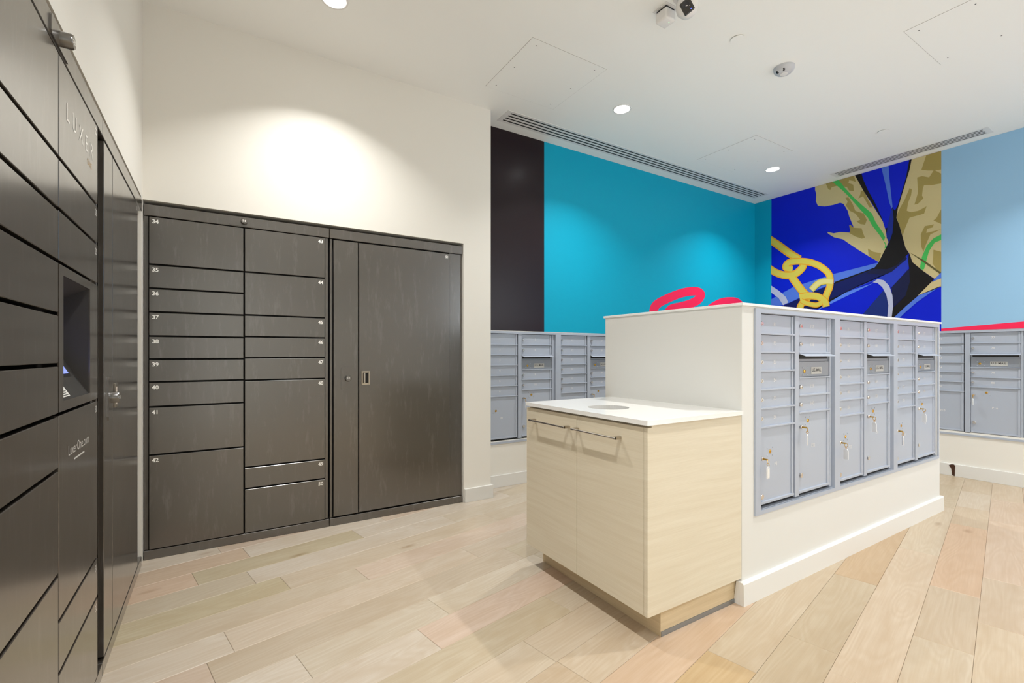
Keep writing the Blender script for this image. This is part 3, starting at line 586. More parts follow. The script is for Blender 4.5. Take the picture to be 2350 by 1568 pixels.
PINK_RIBBONS = [
  ([(4.145,1.501),(4.129,1.515),(4.106,1.533),(4.081,1.553),(4.061,1.572),(4.049,1.586),(4.044,1.596),(4.04,1.606),(4.04,1.616),(4.04,1.625),(4.043,1.634),(4.047,1.643),(4.05,1.649),(4.054,1.653),(4.062,1.66),(4.077,1.669),(4.102,1.682),(4.137,1.697),(4.177,1.713),(4.221,1.73),(4.264,1.745),(4.306,1.76),(4.35,1.774),(4.394,1.788),(4.438,1.8),(4.479,1.81),(4.522,1.819),(4.566,1.827),(4.608,1.833),(4.644,1.837),(4.671,1.838),(4.687,1.837),(4.697,1.835),(4.701,1.834),(4.701,1.834),(4.701,1.834),(4.701,1.834),(4.701,1.834),(4.701,1.834),(4.677,1.833),(4.667,1.825),(4.653,1.818),(4.633,1.809),(4.608,1.799),(4.579,1.789),(4.551,1.78),(4.523,1.772),(4.495,1.764),(4.465,1.757),(4.435,1.75),(4.406,1.743),(4.377,1.737),(4.346,1.732),(4.311,1.726),(4.275,1.718),(4.241,1.708),(4.212,1.695),(4.186,1.68),(4.162,1.66),(4.143,1.636),(4.136,1.604),(4.146,1.574),(4.164,1.549),(4.183,1.528),(4.2,1.51),(4.21,1.499)],[(4.035,1.439),(4.02,1.452),(3.997,1.47),(3.971,1.493),(3.945,1.517),(3.925,1.541),(3.912,1.564),(3.905,1.587),(3.903,1.609),(3.905,1.63),(3.91,1.649),(3.917,1.667),(3.928,1.686),(3.945,1.705),(3.967,1.723),(3.995,1.741),(4.03,1.759),(4.071,1.778),(4.116,1.796),(4.161,1.813),(4.206,1.83),(4.251,1.846),(4.298,1.862),(4.346,1.877),(4.395,1.891),(4.443,1.904),(4.493,1.914),(4.543,1.924),(4.593,1.932),(4.641,1.937),(4.686,1.94),(4.728,1.938),(4.767,1.931),(4.802,1.92),(4.831,1.902),(4.851,1.875),(4.852,1.844),(4.839,1.818),(4.821,1.795),(4.798,1.774),(4.771,1.755),(4.74,1.738),(4.706,1.724),(4.672,1.711),(4.639,1.7),(4.606,1.69),(4.573,1.68),(4.539,1.671),(4.506,1.664),(4.473,1.656),(4.44,1.649),(4.405,1.642),(4.37,1.637),(4.34,1.632),(4.317,1.627),(4.303,1.623),(4.292,1.618),(4.282,1.613),(4.279,1.61),(4.279,1.61),(4.279,1.61),(4.279,1.61),(4.291,1.6),(4.307,1.583),(4.323,1.566),(4.335,1.553)]),
  ([(4.907,1.617),(4.93,1.629),(4.962,1.645),(5.0,1.663),(5.038,1.681),(5.073,1.696),(5.105,1.71),(5.137,1.722),(5.167,1.733),(5.195,1.742),(5.225,1.749),(5.262,1.755),(5.305,1.76),(5.349,1.763),(5.388,1.764),(5.418,1.763),(5.436,1.761),(5.45,1.758),(5.462,1.753),(5.472,1.747),(5.478,1.743),(5.482,1.737),(5.486,1.725),(5.488,1.709),(5.489,1.693),(5.491,1.68)],[(4.819,1.69),(4.842,1.702),(4.874,1.718),(4.912,1.737),(4.954,1.757),(4.993,1.775),(5.028,1.79),(5.063,1.804),(5.101,1.818),(5.144,1.831),(5.19,1.842),(5.241,1.851),(5.294,1.858),(5.349,1.862),(5.402,1.865),(5.452,1.864),(5.498,1.858),(5.539,1.849),(5.574,1.835),(5.602,1.82),(5.627,1.8),(5.646,1.775),(5.655,1.748),(5.659,1.725),(5.66,1.707),(5.662,1.696)]),
]

# ------------------------------------------------------------------ murals
def film(points, y):
    b = bmesh.new()
    vs = [b.verts.new((p[0], y, p[1])) for p in points]
    for tri in tessellate_polygon([[Vector((p[0], p[1], 0)) for p in points]]):
        b.faces.new([vs[i] for i in tri])
    return b

def ribbon_film(a, c, y):
    b = bmesh.new()
    for i in range(len(a) - 1):
        q = [a[i], a[i + 1], c[i + 1], c[i]]
        q = [p for j, p in enumerate(q) if p != q[j - 1]]
        if len(q) > 2: b.faces.new([b.verts.new((p[0], y - 0.00001 * i, p[1])) for p in q])
    return b

def clean(pts):
    out = []
    for p in pts:
        if not out or abs(p[0] - out[-1][0]) + abs(p[1] - out[-1][1]) > 0.002: out.append(p)
    if abs(out[0][0] - out[-1][0]) + abs(out[0][1] - out[-1][1]) < 0.002: out.pop()
    return out

mural = thing('mural', 'abstract mural of blue folds, tan leaves and a yellow chain on the right wall', 'mural',
              (RIGHT_X, TEAL_Y, 0), math.radians(-90))
obj('painted_ground', box(TEAL_Y - 3.282, TEAL_Y - 1.645, -0.0015, 0, 1.375, CEILING_Z - 0.001), 'mural_royal', mural)
NAMES = dict(tan='painted_leaf', olive='painted_patch', green='painted_stem', orange='painted_chain', yellow='painted_chain', paleyellow='painted_chain')
def wall_u(p): return (TEAL_Y - p[0], max(p[1], 1.40))
for c, layer, pts in MURAL_SHAPES:
    q = clean([wall_u(p) for p in pts])
    obj(NAMES.get(c, 'painted_fold'), film(q, -0.0015 - 0.0006 * layer), 'mural_' + c, mural)
for c, layer, a, b_ in MURAL_RIBBONS:
    obj(NAMES.get(c, 'painted_fold'), ribbon_film([wall_u(p) for p in a], [wall_u(p) for p in b_], -0.0015 - 0.0006 * layer), 'mural_' + c, mural)
for i, (a, b_) in enumerate(PINK_RIBBONS):
    t = thing('mural_stroke', ['pink looped brush stroke painted on the teal wall', 'pink arc of paint at the corner end of the teal wall'][i], 'mural', (0, TEAL_Y, 0))
    obj('paint', ribbon_film(a, b_, -0.0025), 'red_paint', t)

# ------------------------------------------------------------------ parcel lockers
ROWS_1 = [1.657, 1.5235, 1.390, 1.254, 1.1235, 0.9945, 0.855, 0.5845]
ROWS_2 = [1.657, 1.393, 1.260, 1.129, 0.991, 0.456, 0.325]
ROWS_K = [1.657, 1.526, 1.389, 0.996, 0.462, 0.327]
TOP, BOT, GAP = 1.924, 0.056, 0.0046

def spans(lines):
    e = [TOP + GAP] + lines + [BOT - GAP]
    return [(e[i + 1] + GAP, e[i] - GAP) for i in range(len(e) - 1)]

def knob(parent, x, z, y=-0.008, name='lock_knob', big=1.0):
    k = obj(name, shared(('lock_knob', big), lambda: add_lathe(bmesh.new(), [(0.019 * big, 0), (0.019 * big, 0.022), (0.0165 * big, 0.026), (0, 0.0262)], 28,
            Matrix.Rotation(math.radians(90), 4, 'X')), True), 'locker_paint', parent, (x, y, z))
    def slots():
        b = bmesh.new()
        for sx in (-1, 1):
            for sz in (-1, 1):
                add_box(b, sx * 0.0055 - 0.0036, sx * 0.0055 + 0.0036, -0.0272, -0.026, sz * 0.0035 - 0.0017, sz * 0.0035 + 0.0017)
        return b
    obj('key_slots', shared(('key_slots',), slots), 'locker_number', k)
    return k

def chamfer_plate(x0, x1, z0, z1, c, y0, y1):
    return add_prism(bmesh.new(), [(x0 + c, z0), (x1 - c, z0), (x1, z0 + c), (x1, z1 - c), (x1 - c, z1), (x0 + c, z1), (x0, z1 - c), (x0, z0 + c)], y0, y1)

def locker_shell(t, w, posts, filler=0.0, deep=0.030):
    obj('carcass', box(0.004, w - 0.004, deep, 0.26, 0.004, 1.985), 'black_gap', t)
    if filler:
        obj('filler', box(w - 0.003, w + filler - 0.001, 0.040, 0.20, 0.004, 1.985), 'black_gap', t)
        w += filler
    obj('header', box(0.001, w - 0.001, -0.004, 0.20, 1.930, 1.992, 0.002), 'locker_paint', t)
    obj('plinth', box(0.001, w - 0.001, -0.003, 0.20, 0.0, 0.0505, 0.002), 'locker_paint', t)
    for x0, x1 in posts:
        obj('post', box(x0, x1, 0.014, 0.10, 0.052, 1.929, 0.0012), 'locker_paint', t)

def locker_door(t, x0, x1, z0, z1, number=None, side='left', size=0.031):
    d = obj('door', box(x0, x1, -0.004, 0.014, z0, z1, 0.0016), 'locker_paint', t)
    if number:
        me = text_mesh(str(number), size, 'locker_number', 'LEFT' if side == 'left' else 'RIGHT', 0.022)
        obj('number', me, 'locker_number', d, ((x0 + 0.012) if side == 'left' else (x1 - 0.010), -0.0046, z1 - 0.026))
    return d

def locker_unit_a(label, loc, rotz, first, kiosk=False):
    t = thing('parcel_locker', label, 'locker', loc, rotz)
    locker_shell(t, 0.981, [(0.001, 0.021), (0.957, 0.976)], 0.055 if kiosk else 0.0, 0.124 if kiosk else 0.030)
    n = first
    for z0, z1 in spans(ROWS_1):
        locker_door(t, 0.026, 0.4835, z0, z1, n, 'left'); n += 1
    for i, (z0, z1) in enumerate(spans(ROWS_K if kiosk else ROWS_2)):
        if kiosk and i == 3:
            build_kiosk(t, 0.4915, 0.9525, z0, z1); continue
        d = locker_door(t, 0.4915, 0.9525, z0, z1, n, 'right'); n += 1
        if kiosk and i == 0:
            obj('lettering', text_mesh('LUXER', 0.072, 'locker_number', 'LEFT', -0.004, 1.75), 'locker_number', d, (0.557, -0.0046, 1.806))
            obj('lettering', text_mesh('ONE', 0.026, 'locker_gold', 'RIGHT', 0.0, 1.3), 'locker_gold', d, (0.862, -0.0046, 1.757), label='small gold lettering')
        if kiosk and i == 4:
            obj('lettering', text_mesh('LuxerOne.com', 0.040, 'locker_number', 'CENTER', 0.0, 1.0), 'locker_number', d, (0.700, -0.0046, 0.884))
            obj('underline', box(0.645, 0.760, -0.0048, -0.004, 0.851, 0.855), 'locker_number', d)
    hp = obj('lock_plate', chamfer_plate(0.408, 0.566, 1.934, 1.984, 0.007, -0.008, -0.003), 'locker_paint', t)
    knob(hp, 0.487, 1.961)
    return t

def build_kiosk(t, x0, x1, z0, z1):
    k = thing_part('kiosk', t)
    ox0, ox1, oz0, oz1 = x0 + 0.040, x0 + 0.348, 1.027, 1.359
    b = bmesh.new()
    add_box(b, x0, ox0, -0.004, -0.0005, z0, z1); add_box(b, ox1, x1, -0.004, -0.0005, z0, z1)
    add_box(b, ox0, ox1, -0.004, -0.0005, oz1, z1); add_box(b, ox0, ox1, -0.004, -0.0005, z0, oz0)
    obj('kiosk_bezel', b, 'locker_paint', k)
    D, bz0, bz1 = 0.118, 1.245, 1.290
    b = bmesh.new()
    f = [b.verts.new(p) for p in ((ox0, -0.0006, oz0), (ox1, -0.0006, oz0), (ox1, -0.0006, oz1), (ox0, -0.0006, oz1))]
    r = [b.verts.new(p) for p in ((ox0, D, bz0), (ox1, D, bz0), (ox1, D, bz1), (ox0, D, bz1))]
    for i in range(4):
        j = (i + 1) % 4
        b.faces.new((f[i], f[j], r[j], r[i]))
    b.faces.new(r)
    obj('kiosk_recess', b, 'kiosk_plastic', k)
    def slope(u0, u1, s0, s1, lift):
        bb = bmesh.new(); vs = []
        for x, s in ((u0, s0), (u1, s0), (u1, s1), (u0, s1)):
            vs.append(bb.verts.new((x, s * D - lift, oz0 + s * (bz0 - oz0) + lift * 0.5)))
        bb.faces.new(vs); return bb
    obj('screen_frame', slope(ox0 + 0.06, ox1 - 0.055, 0.26, 0.95, 0.0012), 'black_gap', k)
    obj('screen', slope(ox0 + 0.07, ox1 - 0.070, 0.30, 0.92, 0.0020), 'screen', k)
    obj('screen_bar', slope(ox0 + 0.07, ox1 - 0.070, 0.30, 0.40, 0.0026), 'screen_bar', k)
    obj('notice_sticker', slope(ox0 + 0.005, ox0 + 0.10, 0.03, 0.20, 0.0014), 'paper', k)
    obj('notice_heading', slope(ox0 + 0.005, ox0 + 0.075, 0.145, 0.195, 0.0022), 'sticker_orange', k)
    for i in range(4):
        obj('notice_line', slope(ox0 + 0.010, ox0 + 0.088 - 0.01 * (i % 2), 0.045 + 0.024 * i, 0.052 + 0.024 * i, 0.0022), 'ink', k)

def thing_part(name, parent):
    o = bpy.data.objects.new(name, None); COL.objects.link(o); o.parent = parent; o.empty_display_size = 0.02
    return o

def locker_unit_b(label, loc, rotz, number, extra=0.0):
    t = thing('parcel_locker', label, 'locker', loc, rotz)
    locker_shell(t, 0.981 + extra, [(0.005, 0.020), (0.8755, 0.980 + extra)])
    p = obj('side_panel', box(0.0255, 0.1865, -0.004, 0.014, BOT + 0.004, TOP - 0.004, 0.0016), 'locker_paint', t)
    lp = obj('lock_plate', chamfer_plate(0.072, 0.151, 0.905, 1.067, 0.014, -0.010, -0.003), 'locker_paint', p)
    knob(t, 0.116, 0.988, -0.010, big=1.1)
    d = locker_door(t, 0.1925, 0.8715, BOT + 0.006, TOP - 0.004, number, 'right', 0.026)
    def pull():
        b = bmesh.new()
        add_box(b, -0.029, -0.019, -0.007, 0, -0.0475, 0.0475, 0.001); add_box(b, 0.019, 0.029, -0.007, 0, -0.0475, 0.0475, 0.001)
        add_box(b, -0.019, 0.019, -0.007, 0, 0.036, 0.0475, 0.001); add_box(b, -0.019, 0.019, -0.007, 0, -0.0475, -0.036, 0.001)
        return b
    h = obj('flush_pull', shared(('flush_pull',), pull), 'satin_steel', d, (0.236, -0.004, 0.988))
    obj('pull_cup', box(0.217, 0.255, -0.0046, -0.004, 0.952, 1.024), 'black_gap', d)
    obj('pull_grip', add_cyl(bmesh.new(), (0.2275, -0.007, 0.988), 0.009, 0.070, 'z', 16), 'satin_steel', d)
    return t

REC = 0.014   # the locker fronts sit a little behind the wall face
locker_unit_a('dark metal parcel locker bank with doors numbered 34 to 50', (-0.382, BACK_Y + REC, 0), 0.0, 34)
locker_unit_b('dark tall parcel locker with single door numbered 51', (0.600, BACK_Y + REC, 0), 0.0, 51)
def on_left(s):     # s = distance from the far corner along the left wall
    d = Vector((math.cos(LEFT_ANGLE), math.sin(LEFT_ANGLE)))
    n = Vector((math.sin(LEFT_ANGLE), -math.cos(LEFT_ANGLE)))
    p = Vector((LEFT_X, BACK_Y)) - d * s - n * 0.001
    return (p.x, p.y, 0)
locker_unit_a('nearest dark parcel locker with touchscreen kiosk and white lettering', on_left(2.136), LEFT_ANGLE, 18, kiosk=True)
locker_unit_b('tall dark parcel locker numbered 33 in the corner beside the kiosk', on_left(1.100), LEFT_ANGLE, 33, 0.062)

# ------------------------------------------------------------------ island
IX0, IX1, IY0, IY1 = 2.030, 4.505, 1.270, 2.172
SLAB_Z0, SLAB_Z1 = 1.3765, 1.389
IMX, IMZ0, IMZ1 = 2.127, 0.398, 1.360     # mailbox opening in its front face
island = thing('mail_island', 'white freestanding island wall holding three mailbox units', 'island', (0, 0, 0))
bm = bmesh.new()
add_box(bm, IX0, IX1, IY0 + 0.06, IY1, 0.0, SLAB_Z0)
add_box(bm, IX0, IMX + 0.02, IY0, IY0 + 0.06, 0.0, SLAB_Z0)
add_box(bm, IMX + 2.325, IX1, IY0, IY0 + 0.06, 0.0, SLAB_Z0)
add_box(bm, IMX + 0.02, IMX + 2.325, IY0, IY0 + 0.06, 0.0, IMZ0 + 0.008)
add_box(bm, IMX + 0.02, IMX + 2.325, IY0, IY0 + 0.06, IMZ1 - 0.008, SLAB_Z0)
obj('body', bm, 'island_paint', island)
obj('counter_cap', box(IX0 - 0.008, IX1 + 0.006, IY0 - 0.010, IY1 + 0.010, SLAB_Z0, SLAB_Z1, 0.001), 'quartz', island)
# baseboard with a bevelled top; its near end is a short return cut at an angle
b = bmesh.new()
prof = [(0.0, 0.0), (-0.022, 0.0), (-0.020, 0.098), (-0.014, 0.105), (0.0, 0.105)]
rows = []
for x in (IX0 - 0.018, IX1 + 0.018):
    rows.append([b.verts.new((x, IY0 + p[0], p[1])) for p in prof])
for i in range(5):
    j = (i + 1) % 5; b.faces.new((rows[0][i], rows[0][j], rows[1][j], rows[1][i]))
b.faces.new(rows[0]); b.faces.new(rows[1])
obj('baseboard', b, 'trim_paint', island)
obj('baseboard', box(IX1, IX1 + 0.018, IY0 + 0.0005, IY1 + 0.018, 0, 0.105, 0.0015), 'trim_paint', island)
obj('baseboard', box(IX0, IX1, IY1, IY1 + 0.018, 0, 0.105, 0.0015), 'trim_paint', island)
b = bmesh.new()
vs = [(IX0 - 0.018, IY0 + 0.0005, 0), (IX0 - 0.018, IY0 + 0.030, 0), (IX0 - 0.018, IY0 + 0.016, 0.105), (IX0 - 0.018, IY0 + 0.0005, 0.105)]
lo = [b.verts.new(v) for v in vs]; hi = [b.verts.new((IX0, v[1], v[2])) for v in vs]
b.faces.new(lo); b.faces.new(hi)
for i in range(4): b.faces.new((lo[i], lo[(i + 1) % 4], hi[(i + 1) % 4], hi[i]))
obj('baseboard', b, 'trim_paint', island)

# ------------------------------------------------------------------ mailbox units
PITCH = 0.781
R1 = [1.346, 1.2465, 1.1565, 1.066, 0.9755, 0.885, 0.7945]
R2 = [1.346, 1.2465, 1.1565, 1.024, 0.933, 0.8425]
DOOR_BOT = 0.428
def door_profile(w, h):
    """sheet-metal door: recessed face with a lip along the bottom and a hinge flange on the right"""
    b = bmesh.new()
    add_box(b, 0, w, 0.010, 0.014, 0.0015, h - 0.0015)
    add_box(b, 0, w + 0.002, -0.001, 0.012, 0.0, 0.0085, 0.0008)
    add_box(b, w - 0.016, w - 0.002, 0.005, 0.012, 0.009, h - 0.002, 0.0008)
    return b
def parcel_profile(w, h):
    b = bmesh.new()
    add_box(b, 0, w, 0.010, 0.014, 0.0015, h - 0.0015)
    add_box(b, 0.004, w, 0.002, 0.012, 0.0, 0.013, 0.001)
    add_box(b, w - 0.018, w - 0.002, 0.004, 0.012, 0.013, h - 0.002, 0.0008)
    return b
def cam_lock():
    b = bmesh.new()
    add_lathe(b, [(0.0105, 0), (0.0105, 0.012), (0.0085, 0.0155), (0.0050, 0.0155), (0.0045, 0.0125), (0, 0.0125)], 20, Matrix.Rotation(math.radians(90), 4, 'X'))
    return b
def rivet_set():
    b = bmesh.new()
    for sx in (-1, 1):
        for sz in (-1, 1):
            add_lathe(b, [(0.0042, 0), (0.0036, 0.002), (0, 0.003)], 10, Matrix.Translation((sx * 0.023, 0, sz * 0.019)) @ Matrix.Rotation(math.radians(90), 4, 'X'))
    return b
def brass_lock():
    b = bmesh.new()
    add_lathe(b, [(0.0095, 0), (0.0095, 0.0022), (0.0070, 0.0030), (0.0065, 0.0012), (0.0030, 0.0012), (0.0025, 0.0026), (0, 0.0028)], 20, Matrix.Rotation(math.radians(90), 4, 'X'))
    return b
def keyhole(): return box(-0.0012, 0.0012, -0.0028, -0.0022, -0.004, 0.004)

KEYS = []
def mailbox_unit(label, loc, rotz, first, p_first, group, sx=1.0, dz=0.0, first_in_bank=True, last_in_bank=False, keys=(True, True)):
    t = thing('mailbox_unit', label, 'mailbox', (loc[0], loc[1], loc[2] + dz), rotz, group)
    t.scale = (sx, 1, 1)
    xr = PITCH if not last_in_bank else 0.812
    b = bmesh.new()
    add_box(b, 0.0, 0.046, -0.008, 0.004, 0.3875, 1.368)
    add_box(b, 0.767, xr, -0.008, 0.004, 0.3875, 1.368)
    add_box(b, 0.046, 0.767, -0.008, 0.004, 1.349, 1.368)
    add_box(b, 0.046, 0.767, -0.008, 0.004, 0.3875, 0.406)
    add_box(b, 0.044, 0.0465, 0.004, 0.030, 0.405, 1.350); add_box(b, 0.7665, 0.769, 0.004, 0.030, 0.405, 1.350)
    add_box(b, 0.046, 0.767, 0.004, 0.030, 1.3475, 1.350); add_box(b, 0.046, 0.767, 0.002, 0.030, 0.404, 0.4085)
    obj('frame', b, 'mail_metal', t)
    obj('back_panel', box(0.044, 0.769, 0.024, 0.030, 0.405, 1.350), 'black_gap', t)
    obj('mullion', box(0.3675, 0.4045, 0.000, 0.024, 0.418, 1.347, 0.001), 'mail_metal', t)
    obj('side_bracket', add_box(box(0.7295, 0.742, 0.002, 0.024, 0.418, 1.347, 0.001), 0.742, 0.767, 0.014, 0.024, 0.418, 1.347), 'mail_metal', t)
    num = [first]
    lock_me = shared(('cam_lock',), cam_lock, True)
    hole_me = shared(('keyhole',), keyhole)
    def tenant(x, w, z1, z0):
        h = z1 - z0
        d = obj('mail_door', shared(('mail_door', w, round(h, 4)), lambda: door_profile(w, h)), 'mail_metal', t, (x, 0, z0))
        lk = obj('lock', lock_me, 'chrome', d, (0.016, 0.010, h * 0.52))
        if not isinstance(first, str):
            obj('number', text_mesh(str(num[0]), 0.026, 'mail_number', 'CENTER', 0.006), 'mail_number', d, (w * 0.46, 0.0093, h * 0.52))
        num[0] += 1
    for a, c in zip(R1, R1[1:]): tenant(0.047, 0.313, a, c)
    def parcel(x, w, z1, pname, lock_dz, brass_dz, low_z, has_key):
        h = z1 - DOOR_BOT
        d = obj('parcel_door', shared(('parcel_door', w, round(h, 4)), lambda: parcel_profile(w, h)), 'mail_metal', t, (x, 0, DOOR_BOT))
        obj('lock', lock_me, 'chrome', d, (0.022, 0.010, h - lock_dz))
        obj('lock', shared(('blank_lock',), lambda: add_lathe(bmesh.new(), [(0.0125, 0), (0.0125, 0.010), (0.0115, 0.011), (0, 0.011)], 20, Matrix.Rotation(math.radians(90), 4, 'X')), True),
            'chrome', d, (0.024, 0.010, low_z - DOOR_BOT))
        obj('brass_lock', shared(('brass_lock',), brass_lock), 'brass', d, (0.105, 0.010, h - brass_dz))
        obj('rivets', shared(('rivets',), rivet_set, True), 'mail_metal', d, (0.105, 0.010, h - brass_dz))
        obj('number', text_mesh(pname, 0.026, 'mail_number', 'CENTER', 0.006), 'mail_number', d, (0.163 if w < 0.3135 else 0.16, 0.0093, h - brass_dz - 0.066 - (0.07 if lock_dz < 0.1 else 0)))
        if has_key: KEYS.append((t, pname, x + 0.022, z1 - lock_dz))
    parcel(0.047, 0.313, R1[-1], 'P%d' % p_first, 0.145, 0.120, 0.466, keys[0])
    W2 = 0.321; X2 = 0.4065
    tenant(X2, W2, R2[0], R2[1]); tenant(X2, W2, R2[1], R2[2])
    # outgoing mail slot with a raised flap, and the collection door below it
    zt, zb = R2[2], R2[3]
    b = bmesh.new()
    add_box(b, 0, W2, 0.010, 0.014, zb + 0.090, zt - 0.001)
    o = obj('slot_panel', b, 'mail_plate', t, (X2, 0, 0))
    obj('slot_opening', box(0.012, W2 - 0.012, 0.0085, 0.0100, zt - 0.030, zt - 0.008), 'black_gap', o)
    b = bmesh.new()
    vs = [(-0.002, 0.010, zt + 0.001), (W2 + 0.002, 0.010, zt + 0.001), (W2 + 0.004, -0.030, zt - 0.016), (0.004, -0.030, zt - 0.016)]
    lo = [b.verts.new(v) for v in vs]; hi = [b.verts.new((v[0], v[1], v[2] + 0.002)) for v in vs]
    b.faces.new(lo); b.faces.new(hi)
    for i in range(4): b.faces.new((lo[i], lo[(i + 1) % 4], hi[(i + 1) % 4], hi[i]))
    obj('slot_flap', b, 'mail_metal', t, (X2, 0, 0), label='raised outgoing mail flap')
    d = obj('collection_door', box(0.002, W2 - 0.001, 0.006, 0.014, zb + 0.009, zb + 0.089, 0.0008), 'mail_plate', t, (X2, 0, 0))
    obj('brass_lock', shared(('brass_lock',), brass_lock), 'brass', d, (0.062, 0.006, zb + 0.038))
    obj('rivets', shared(('rivets',), rivet_set, True), 'mail_metal', d, (0.068, 0.006, zb + 0.038))
    pl = obj('name_plate', box(0.130, 0.240, 0.0045, 0.0062, zb + 0.021, zb + 0.059, 0.0004), 'mail_label', d)
    obj('lettering', text_mesh('U.S. MAIL', 0.0235, 'ink', 'CENTER', 0.008), 'ink', d, (0.185, 0.0040, zb + 0.042))
    obj('door_lip', box(0, W2 + 0.002, -0.001, 0.012, zb, zb + 0.008, 0.0008), 'mail_metal', t, (X2, 0, 0))
    tenant(X2, W2, R2[3], R2[4]); tenant(X2, W2, R2[4], R2[5])
    parcel(X2, W2, R2[5], 'P%d' % (p_first + 1), 0.070, 0.043, 0.520, keys[1])
    return t

G1 = 'mailbox units in the front of the island'
mailbox_unit('grey mailbox unit in the island front, nearest the wood cabinet, boxes 151 to 160', (IMX, IY0, 0), 0, 151, 31, G1)
mailbox_unit('middle grey mailbox unit in the island front, boxes 161 to 170', (IMX + PITCH, IY0, 0), 0, 161, 33, G1)
mailbox_unit('grey mailbox unit in the island front at its far right end', (IMX + 2 * PITCH, IY0, 0), 0, 171, 35, G1, last_in_bank=False)
G2 = 'mailbox units under the teal wall'
SX = 1.032
mailbox_unit('grey mailbox unit under the dark stripe, boxes 1 to 10', (1.848, TEAL_Y, 0), 0, 1, 1, G2, sx=SX, dz=-0.014, keys=(False, True))
mailbox_unit('grey mailbox unit under the teal wall partly behind the island, boxes 11 to 20', (1.848 + SX * PITCH, TEAL_Y, 0), 0, 11, 3, G2, sx=SX, dz=-0.014, keys=(False, True))
mailbox_unit('grey mailbox unit under the teal wall hidden behind the island', (1.848 + 2 * SX * PITCH, TEAL_Y, 0), 0, 21, 5, G2, sx=SX, dz=-0.014, keys=(False, False))
G3 = 'mailbox units under the right wall mural'
mailbox_unit('grey mailbox unit under the blue mural hidden behind the island', (RIGHT_X, 1.846 + PITCH, 0), math.radians(-90), 61, 13, G3, dz=0.004, keys=(False, False))
mailbox_unit('grey mailbox unit under the red wedge, boxes 71 to 80', (RIGHT_X, 1.846, 0), math.radians(-90), 71, 15, G3, dz=0.004, keys=(False, True))
mailbox_unit('grey mailbox unit cut off by the right edge under the red wedge', (RIGHT_X, 1.846 - PITCH, 0), math.radians(-90), 81, 17, G3, dz=0.004, keys=(False, False))

# keys left in the parcel locks, each with a ring and a clear plastic tag
TURN = {'P31': 8, 'P32': 28, 'P33': 74, 'P34': 66, 'P35': 35, 'P36': 70, 'P2': 60, 'P4': 70, 'P16': -62}
for i, (unit, pname, x, z) in enumerate(KEYS):
    bpy.context.view_layer.update()
    M = Matrix.Translation(unit.location) @ Matrix.Rotation(unit.rotation_euler.z, 4, 'Z')
    p = M @ Vector((x * unit.scale[0], -0.002, z))
    k = thing('key', 'brass key with clear tag hanging in the lock of parcel box %s' % pname, 'key', p, unit.rotation_euler.z, 'keys in the parcel box locks')
    obj('blade', box(-0.0012, 0.0012, -0.024, 0.006, -0.004, 0.004), 'brass', k)
    b = bmesh.new(); add_torus(b, (0, 0, 0), 0.0100, 0.0014, 'xz')
    a = math.radians(TURN.get(pname, 30))
    tg = thing_part('tag_set', k); tg.location = (0.0, -0.026, 0.0); tg.rotation_euler = (0, 0, a)
    obj('ring', to_mesh(b, 'ring', True), 'brass', tg, (0.0, 0, -0.009))
    b = bmesh.new(); add_torus(b, (0, 0, 0), 0.0052, 0.0012, 'yz'); obj('link', to_mesh(b, 'link', True), 'brass', tg, (0, 0, -0.0225))
    tagp = [(-0.0135, -0.089), (0.0135, -0.089), (0.0135, -0.040), (0.006, -0.031), (-0.006, -0.031), (-0.0135, -0.040)]
    obj('tag', add_prism(bmesh.new(), tagp, -0.0022, 0.0022), 'clear_plastic', tg)
    obj('tag_paper', box(-0.0085, 0.0085, -0.0027, -0.0023, -0.084, -0.042), 'paper', tg)

# ------------------------------------------------------------------ waste cabinet against the island
CX0, CX1, CY0, CY1, CZ0, CZ1 = 1.410, 2.030, 1.272, 2.128, 0.117, 0.872
cab = thing('waste_cabinet', 'pale wood two-door waste cabinet with white top and round drop hole', 'cabinet', (0, 0, 0))
b = bmesh.new()
add_box(b, CX0, CX1, CY0, CY0 + 0.019, CZ0, 0.861); add_box(b, CX0 + 0.024, CX1, CY0 + 0.0005, CY0 + 0.0185, 0.861, CZ1 - 0.001); add_box(b, CX0 + 0.024, CX1, CY1 - 0.019, CY1, CZ0, CZ1 - 0.001)
add_box(b, CX0 + 0.025, CX1 - 0.012, CY0 + 0.019, CY1 - 0.019, CZ0 + 0.001, CZ0 + 0.019); add_box(b, CX1 - 0.012, CX1 - 0.001, CY0 + 0.019, CY1 - 0.019, CZ0 + 0.001, CZ1 - 0.002)
add_box(b, CX0 + 0.025, CX0 + 0.06, CY0 + 0.019, CY1 - 0.019, CZ1 - 0.06, CZ1 - 0.002)
obj('body', b, 'veneer', cab)
split = 1.703
for (y0, y1), (h0, h1) in (((CY0 + 0.0215, split - 0.0015), (1.412, 1.700)), ((split + 0.0015, CY1), (1.752, 2.052))):
    d = obj('door', box(CX0, CX0 + 0.021, y0, y1, CZ0, 0.861, 0.0008), 'veneer', cab)
    b = bmesh.new()
    add_cyl(b, (CX0 - 0.036, 0.5 * (h0 + h1), 0.803), 0.0052, h1 - h0, 'y', 14)
    hd = obj('handle', to_mesh(b, 'handle', True), 'chrome', d)
    for hy in (h0 + 0.008, h1 - 0.008):
        obj('handle_post', box(CX0 - 0.038, CX0, hy - 0.008, hy + 0.008, 0.797, 0.809, 0.001), 'satin_steel', hd)
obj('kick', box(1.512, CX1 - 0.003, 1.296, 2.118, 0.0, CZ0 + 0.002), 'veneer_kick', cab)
obj('kick_strip', box(1.514, CX1 - 0.02, 1.2935, 1.296, 0.0, 0.020), 'steel_strip', cab)
